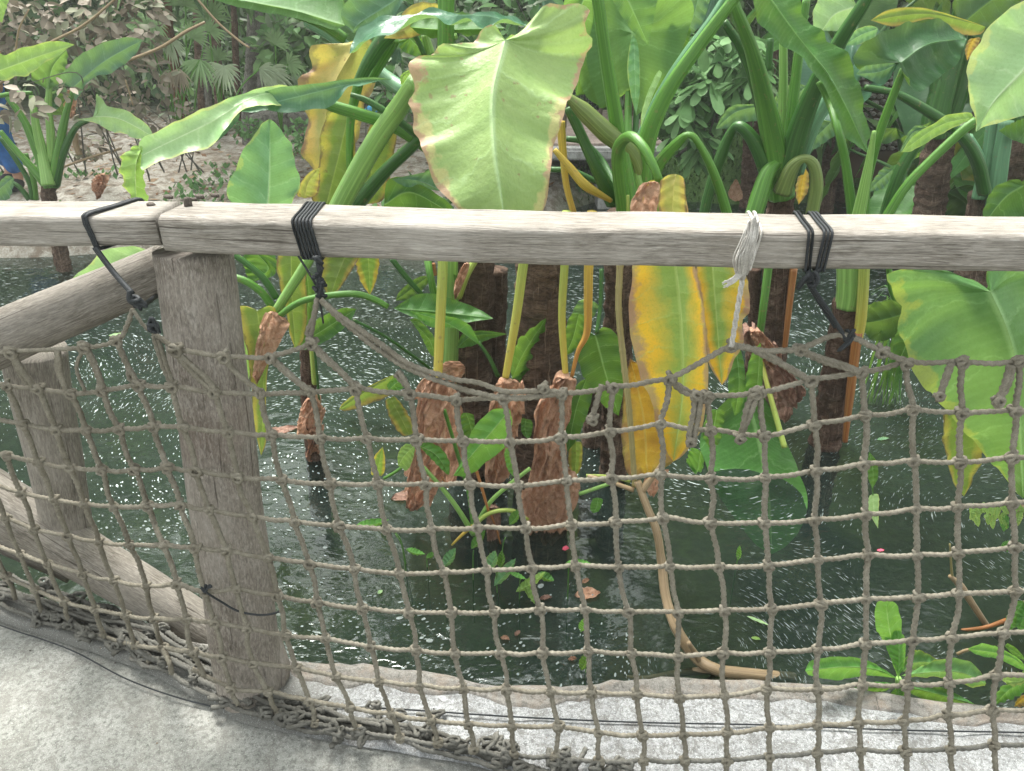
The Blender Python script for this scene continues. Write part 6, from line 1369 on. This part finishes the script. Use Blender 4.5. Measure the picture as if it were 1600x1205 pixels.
for i in range(26):
    x = rb.uniform(1385, 1450); y = rb.uniform(470, 540); a = rb.uniform(-1, 1); mb = MB(); b = W(1405+rb.gauss(0, 14), 520, 3.1); b.z = WATER-.02; t = W(x, y-rb.uniform(20, 60), 3.1+rb.gauss(0, .12)); m_ = b.lerp(t, .6)+Vector((0, 0, .08)); t2 = t+Vector((rb.choice((-1, 1))*rb.uniform(.05, .16), 0, -.08))
    q = cr([b, m_, t, t2], 12); v = []
    for k, o in enumerate(q): ww = .007*math.sin(math.pi*min(1, (k+.6)/12)); v += [o-Vector((ww, 0, 0)), o+Vector((ww, .004, 0))]
    mb.add(v, [(k*2, k*2+1, k*2+3, k*2+2) for k in range(11)]); mb.build('blade', LM['mid'], p)
p = plant('elephant_ear_plant', 'low dark elephant ear leaves lying on the water left of the broad glossy leaf', 'plant', 1390, 510)
leaf(p, 'dark', "1420,490,2.9 1380,500,2.95 1345,505,3.0", "1400,470 1360,475 1345,490", "1425,510 1390,530 1360,530", rip=.006); leaf(p, 'mid', "1430,505,2.85 1415,540,2.85 1400,575,2.9", "1405,510 1395,545", "1445,520 1440,555"); stem(p, 'g', "1388,400,3.0,9 1392,450,3.0,9 1405,478,3.0,9 1430,490,2.95,7")
# thin bare twigs upper left
for i, (s, lab) in enumerate((("-10,140,5.5,4 60,78,5.4,4 130,40,5.4,4 190,-10,5.4,3", 'bare slanting branch across the taupe shrub'), ("200,95,5.4,5 250,75,5.4,5 290,50,5.4,5 320,35,5.4,4", 'bare pale branch running up past the orange brown trunk'), ("305,-5,5.6,4 340,35,5.6,4 375,65,5.6,4 390,75,5.6,3", 'pale bare twig slanting down in front of the grey palm trunk'), ("24,80,5.2,3 30,45,5.2,3 45,15,5.2,2", 'thin white twig standing at the far upper left'), ("196,125,5.4,2.5 202,145,5.4,2.5 208,165,5.4,2", 'short pale hanging twig beside the folded leaf plant'), ("55,278,5.9,4 130,250,6.0,4 190,232,6.1,4", 'pale stick lying on the sandy bank at left'), ("118,208,6.0,9 118,225,6.0,9 124,242,6.0,9", 'short wooden stake standing on the sandy bank at left'))):
    a, b, Y, _ = tok(s)[0]; p = empty('bare_twig' if i < 6 else 'stake', lab, 'twig' if i < 6 else 'stake', W(a, b, Y)); stem(p, 'b', s, name='limb', sides=7)
BLUE = plain('blue_plastic', (.08, .35, .6), .4)
c = W(582, 171, 7.0); mb = MB(); tube(mb, cr([c+Vector((-.06, 0, -.03)), c, c+Vector((.06, 0, .0))], 10), [.03, .035, .04, .04, .042, .042, .04, .04, .02, .018], 12); tag(mb.build('plastic_bottle', BLUE), 'scrap of blue plastic bottle on the bank behind the stems', 'bottle')

# ---------------------------------------------------------------- the person walking off at the far left
pb = W(10, 266, 6.3); pb.z = bankz(pb.x, 6.3)
person = empty('person', 'person in blue trousers and dark shirt walking behind the leaves at the far left edge', 'person', pb)
def mkskin(name, joints, edges, mat, par, sub=2):
    me = bpy.data.meshes.new(name); me.from_pydata([tuple(j[0]) for j in joints], edges, []); o = bpy.data.objects.new(name, me); C.objects.link(o)
    bpy.context.view_layer.objects.active = o
    o.modifiers.new('skin', 'SKIN').use_smooth_shade = True
    if not me.skin_vertices:
        bpy.ops.object.select_all(action='DESELECT'); o.select_set(True)
        bpy.ops.mesh.customdata_skin_add()
    sv = me.skin_vertices[0].data
    for i, j in enumerate(joints): sv[i].radius = j[1] if isinstance(j[1], tuple) else (j[1], j[1])
    for s_ in sv: s_.use_root = False
    sv[0].use_root = True; s = o.modifiers.new('sub', 'SUBSURF'); s.levels = sub; s.render_levels = sub
    me.materials.append(mat); o.parent = par; o.matrix_parent_inverse = Matrix.Translation(-par.location); return o
JEAN = plain('blue_trousers', (.03, .13, .38), .8, .3, 12); SHIRT = plain('dark_shirt', (.05, .06, .07), .8, .3, 12); SKINM = plain('skin', (.38, .22, .15), .55, .1, 8); HAIR = plain('dark_hair', (.02, .015, .012), .6); SHOE = plain('dark_shoe', (.03, .03, .035), .6)
def V(x, y, z): return pb + Vector((x, y, z))
mkskin('body', [(V(0, 0, 1.0), .12), (V(0, 0, 1.2), .13), (V(0, 0, 1.38), .15), (V(0, 0, 1.47), .06), (V(0, 0, 1.54), .06), (V(0, -.01, 1.62), .095), (V(0, -.01, 1.70), .07),
  (V(.18, 0, 1.4), .055), (V(.23, .03, 1.14), .045), (V(.22, -.06, .92), .035), (V(.22, -.08, .85), .04), (V(-.18, 0, 1.4), .055), (V(-.23, -.02, 1.14), .045), (V(-.22, .06, .92), .035), (V(-.22, .07, .85), .04),
  (V(.09, 0, .92), .09), (V(.10, -.10, .5), .06), (V(.10, -.02, .08), .04), (V(.10, -.14, .04), .035), (V(-.09, 0, .92), .09), (V(-.10, .08, .5), .06), (V(-.10, .2, .1), .04), (V(-.10, .1, .04), .035)],
  [(0, 1), (1, 2), (2, 3), (3, 4), (4, 5), (5, 6), (2, 7), (7, 8), (8, 9), (9, 10), (2, 11), (11, 12), (12, 13), (13, 14), (0, 15), (15, 16), (16, 17), (17, 18), (0, 19), (19, 20), (20, 21), (21, 22)], SKINM, person)
mkskin('trousers', [(V(0, 0, 1.0), .145), (V(.09, 0, .9), .112), (V(.10, -.10, .5), .085), (V(.10, -.03, .12), .07), (V(-.09, 0, .9), .112), (V(-.10, .08, .5), .085), (V(-.10, .19, .14), .07)], [(0, 1), (1, 2), (2, 3), (0, 4), (4, 5), (5, 6)], JEAN, person)
mkskin('shirt', [(V(0, 0, 1.0), .155), (V(0, 0, 1.2), .155), (V(0, 0, 1.38), .17), (V(0, 0, 1.46), .08), (V(.18, 0, 1.4), .078), (V(.22, .02, 1.22), .068), (V(-.18, 0, 1.4), .078), (V(-.22, -.01, 1.22), .068)], [(0, 1), (1, 2), (2, 3), (2, 4), (4, 5), (2, 6), (6, 7)], SHIRT, person)
mkskin('hair', [(V(0, .02, 1.66), .1), (V(0, 0, 1.73), .08)], [(0, 1)], HAIR, person)
for (x, y) in ((.10, -.08), (-.10, .15)): mkskin('shoe', [(V(x, y+.08, .05), .05), (V(x, y-.02, .045), .055), (V(x, y-.12, .035), .04)], [(0, 1), (1, 2)], SHOE, person)
for s_ in (1, -1):
    hy = -.09 if s_ > 0 else .08
    for k in range(4): mkskin('finger', [(V(s_*.22, hy-.03+.018*k, .83), .009), (V(s_*.215, hy-.035+.018*k, .79), .008), (V(s_*.205, hy-.035+.018*k, .755+.006*abs(k-1.5)), .007)], [(0, 1), (1, 2)], SKINM, person, 1)
    mkskin('thumb', [(V(s_*.21, hy-.045, .86), .011), (V(s_*.20, hy-.06, .82), .009), (V(s_*.195, hy-.062, .795), .008)], [(0, 1), (1, 2)], SKINM, person, 1)

# ---------------------------------------------------------------- added thin volume standing in for the lens flare veil
mb = MB(); box(mb, (-19, -5, -1.9), (19, 24, 13)); hm = bpy.data.materials.new('added_veil_volume'); hm.use_nodes = True; ht = hm.node_tree; ht.nodes.clear()
pv = ht.nodes.new('ShaderNodeVolumePrincipled'); pv.inputs['Color'].default_value = (.9, .95, .9, 1); pv.inputs['Density'].default_value = .0045; pv.inputs['Anisotropy'].default_value = .2
ho = ht.nodes.new('ShaderNodeOutputMaterial'); ht.links.new(pv.outputs[0], ho.inputs['Volume'])
hz_ = mb.build('added_veil', hm, smooth=False); hz_['kind'] = 'stuff'; hz_['label'] = 'added pale veil over the pond, standing in for lens flare before the far bank'

# grit and crumbs on the concrete
mb = MB(); r4 = random.Random(21)
for i in range(2600):
    k = r4.randrange(4, N-4); a, b = footS[k], rimS[k]
    if r4.random() < .35: q = a.lerp(b, r4.uniform(.05, .85)); z = .024
    else: q = Vector((a.x*r4.uniform(.98, 1.1), a.y-r4.uniform(.01, .6), 0)); z = .003
    l = r4.uniform(.0006, .0022)*(1 if r4.random() < .95 else 2.2); o = Vector((q.x+r4.gauss(0, .02), q.y, z)); v = [o+Vector((r4.uniform(-1, 1)*l, r4.uniform(-1, 1)*l, 0)) for _ in range(4)]+[o+Vector((0, 0, l*1.1))]
    c = sum((x for x in v[:4]), Vector())/4; v[:4] = sorted(v[:4], key=lambda x: math.atan2(x.y-c.y, x.x-c.x)); mb.add(v, [(0, 1, 4), (1, 2, 4), (2, 3, 4), (3, 0, 4)], None, r4.choice((0, 0, 1, 2)))
tag(mb.build('grit', [plain('grit_pale', (.5, .5, .47)), plain('grit_dark', (.08, .07, .06)), plain('grit_brown', (.2, .14, .09))], smooth=False), 'fine grit and crumbs scattered on the concrete', 'grit', kind='stuff')
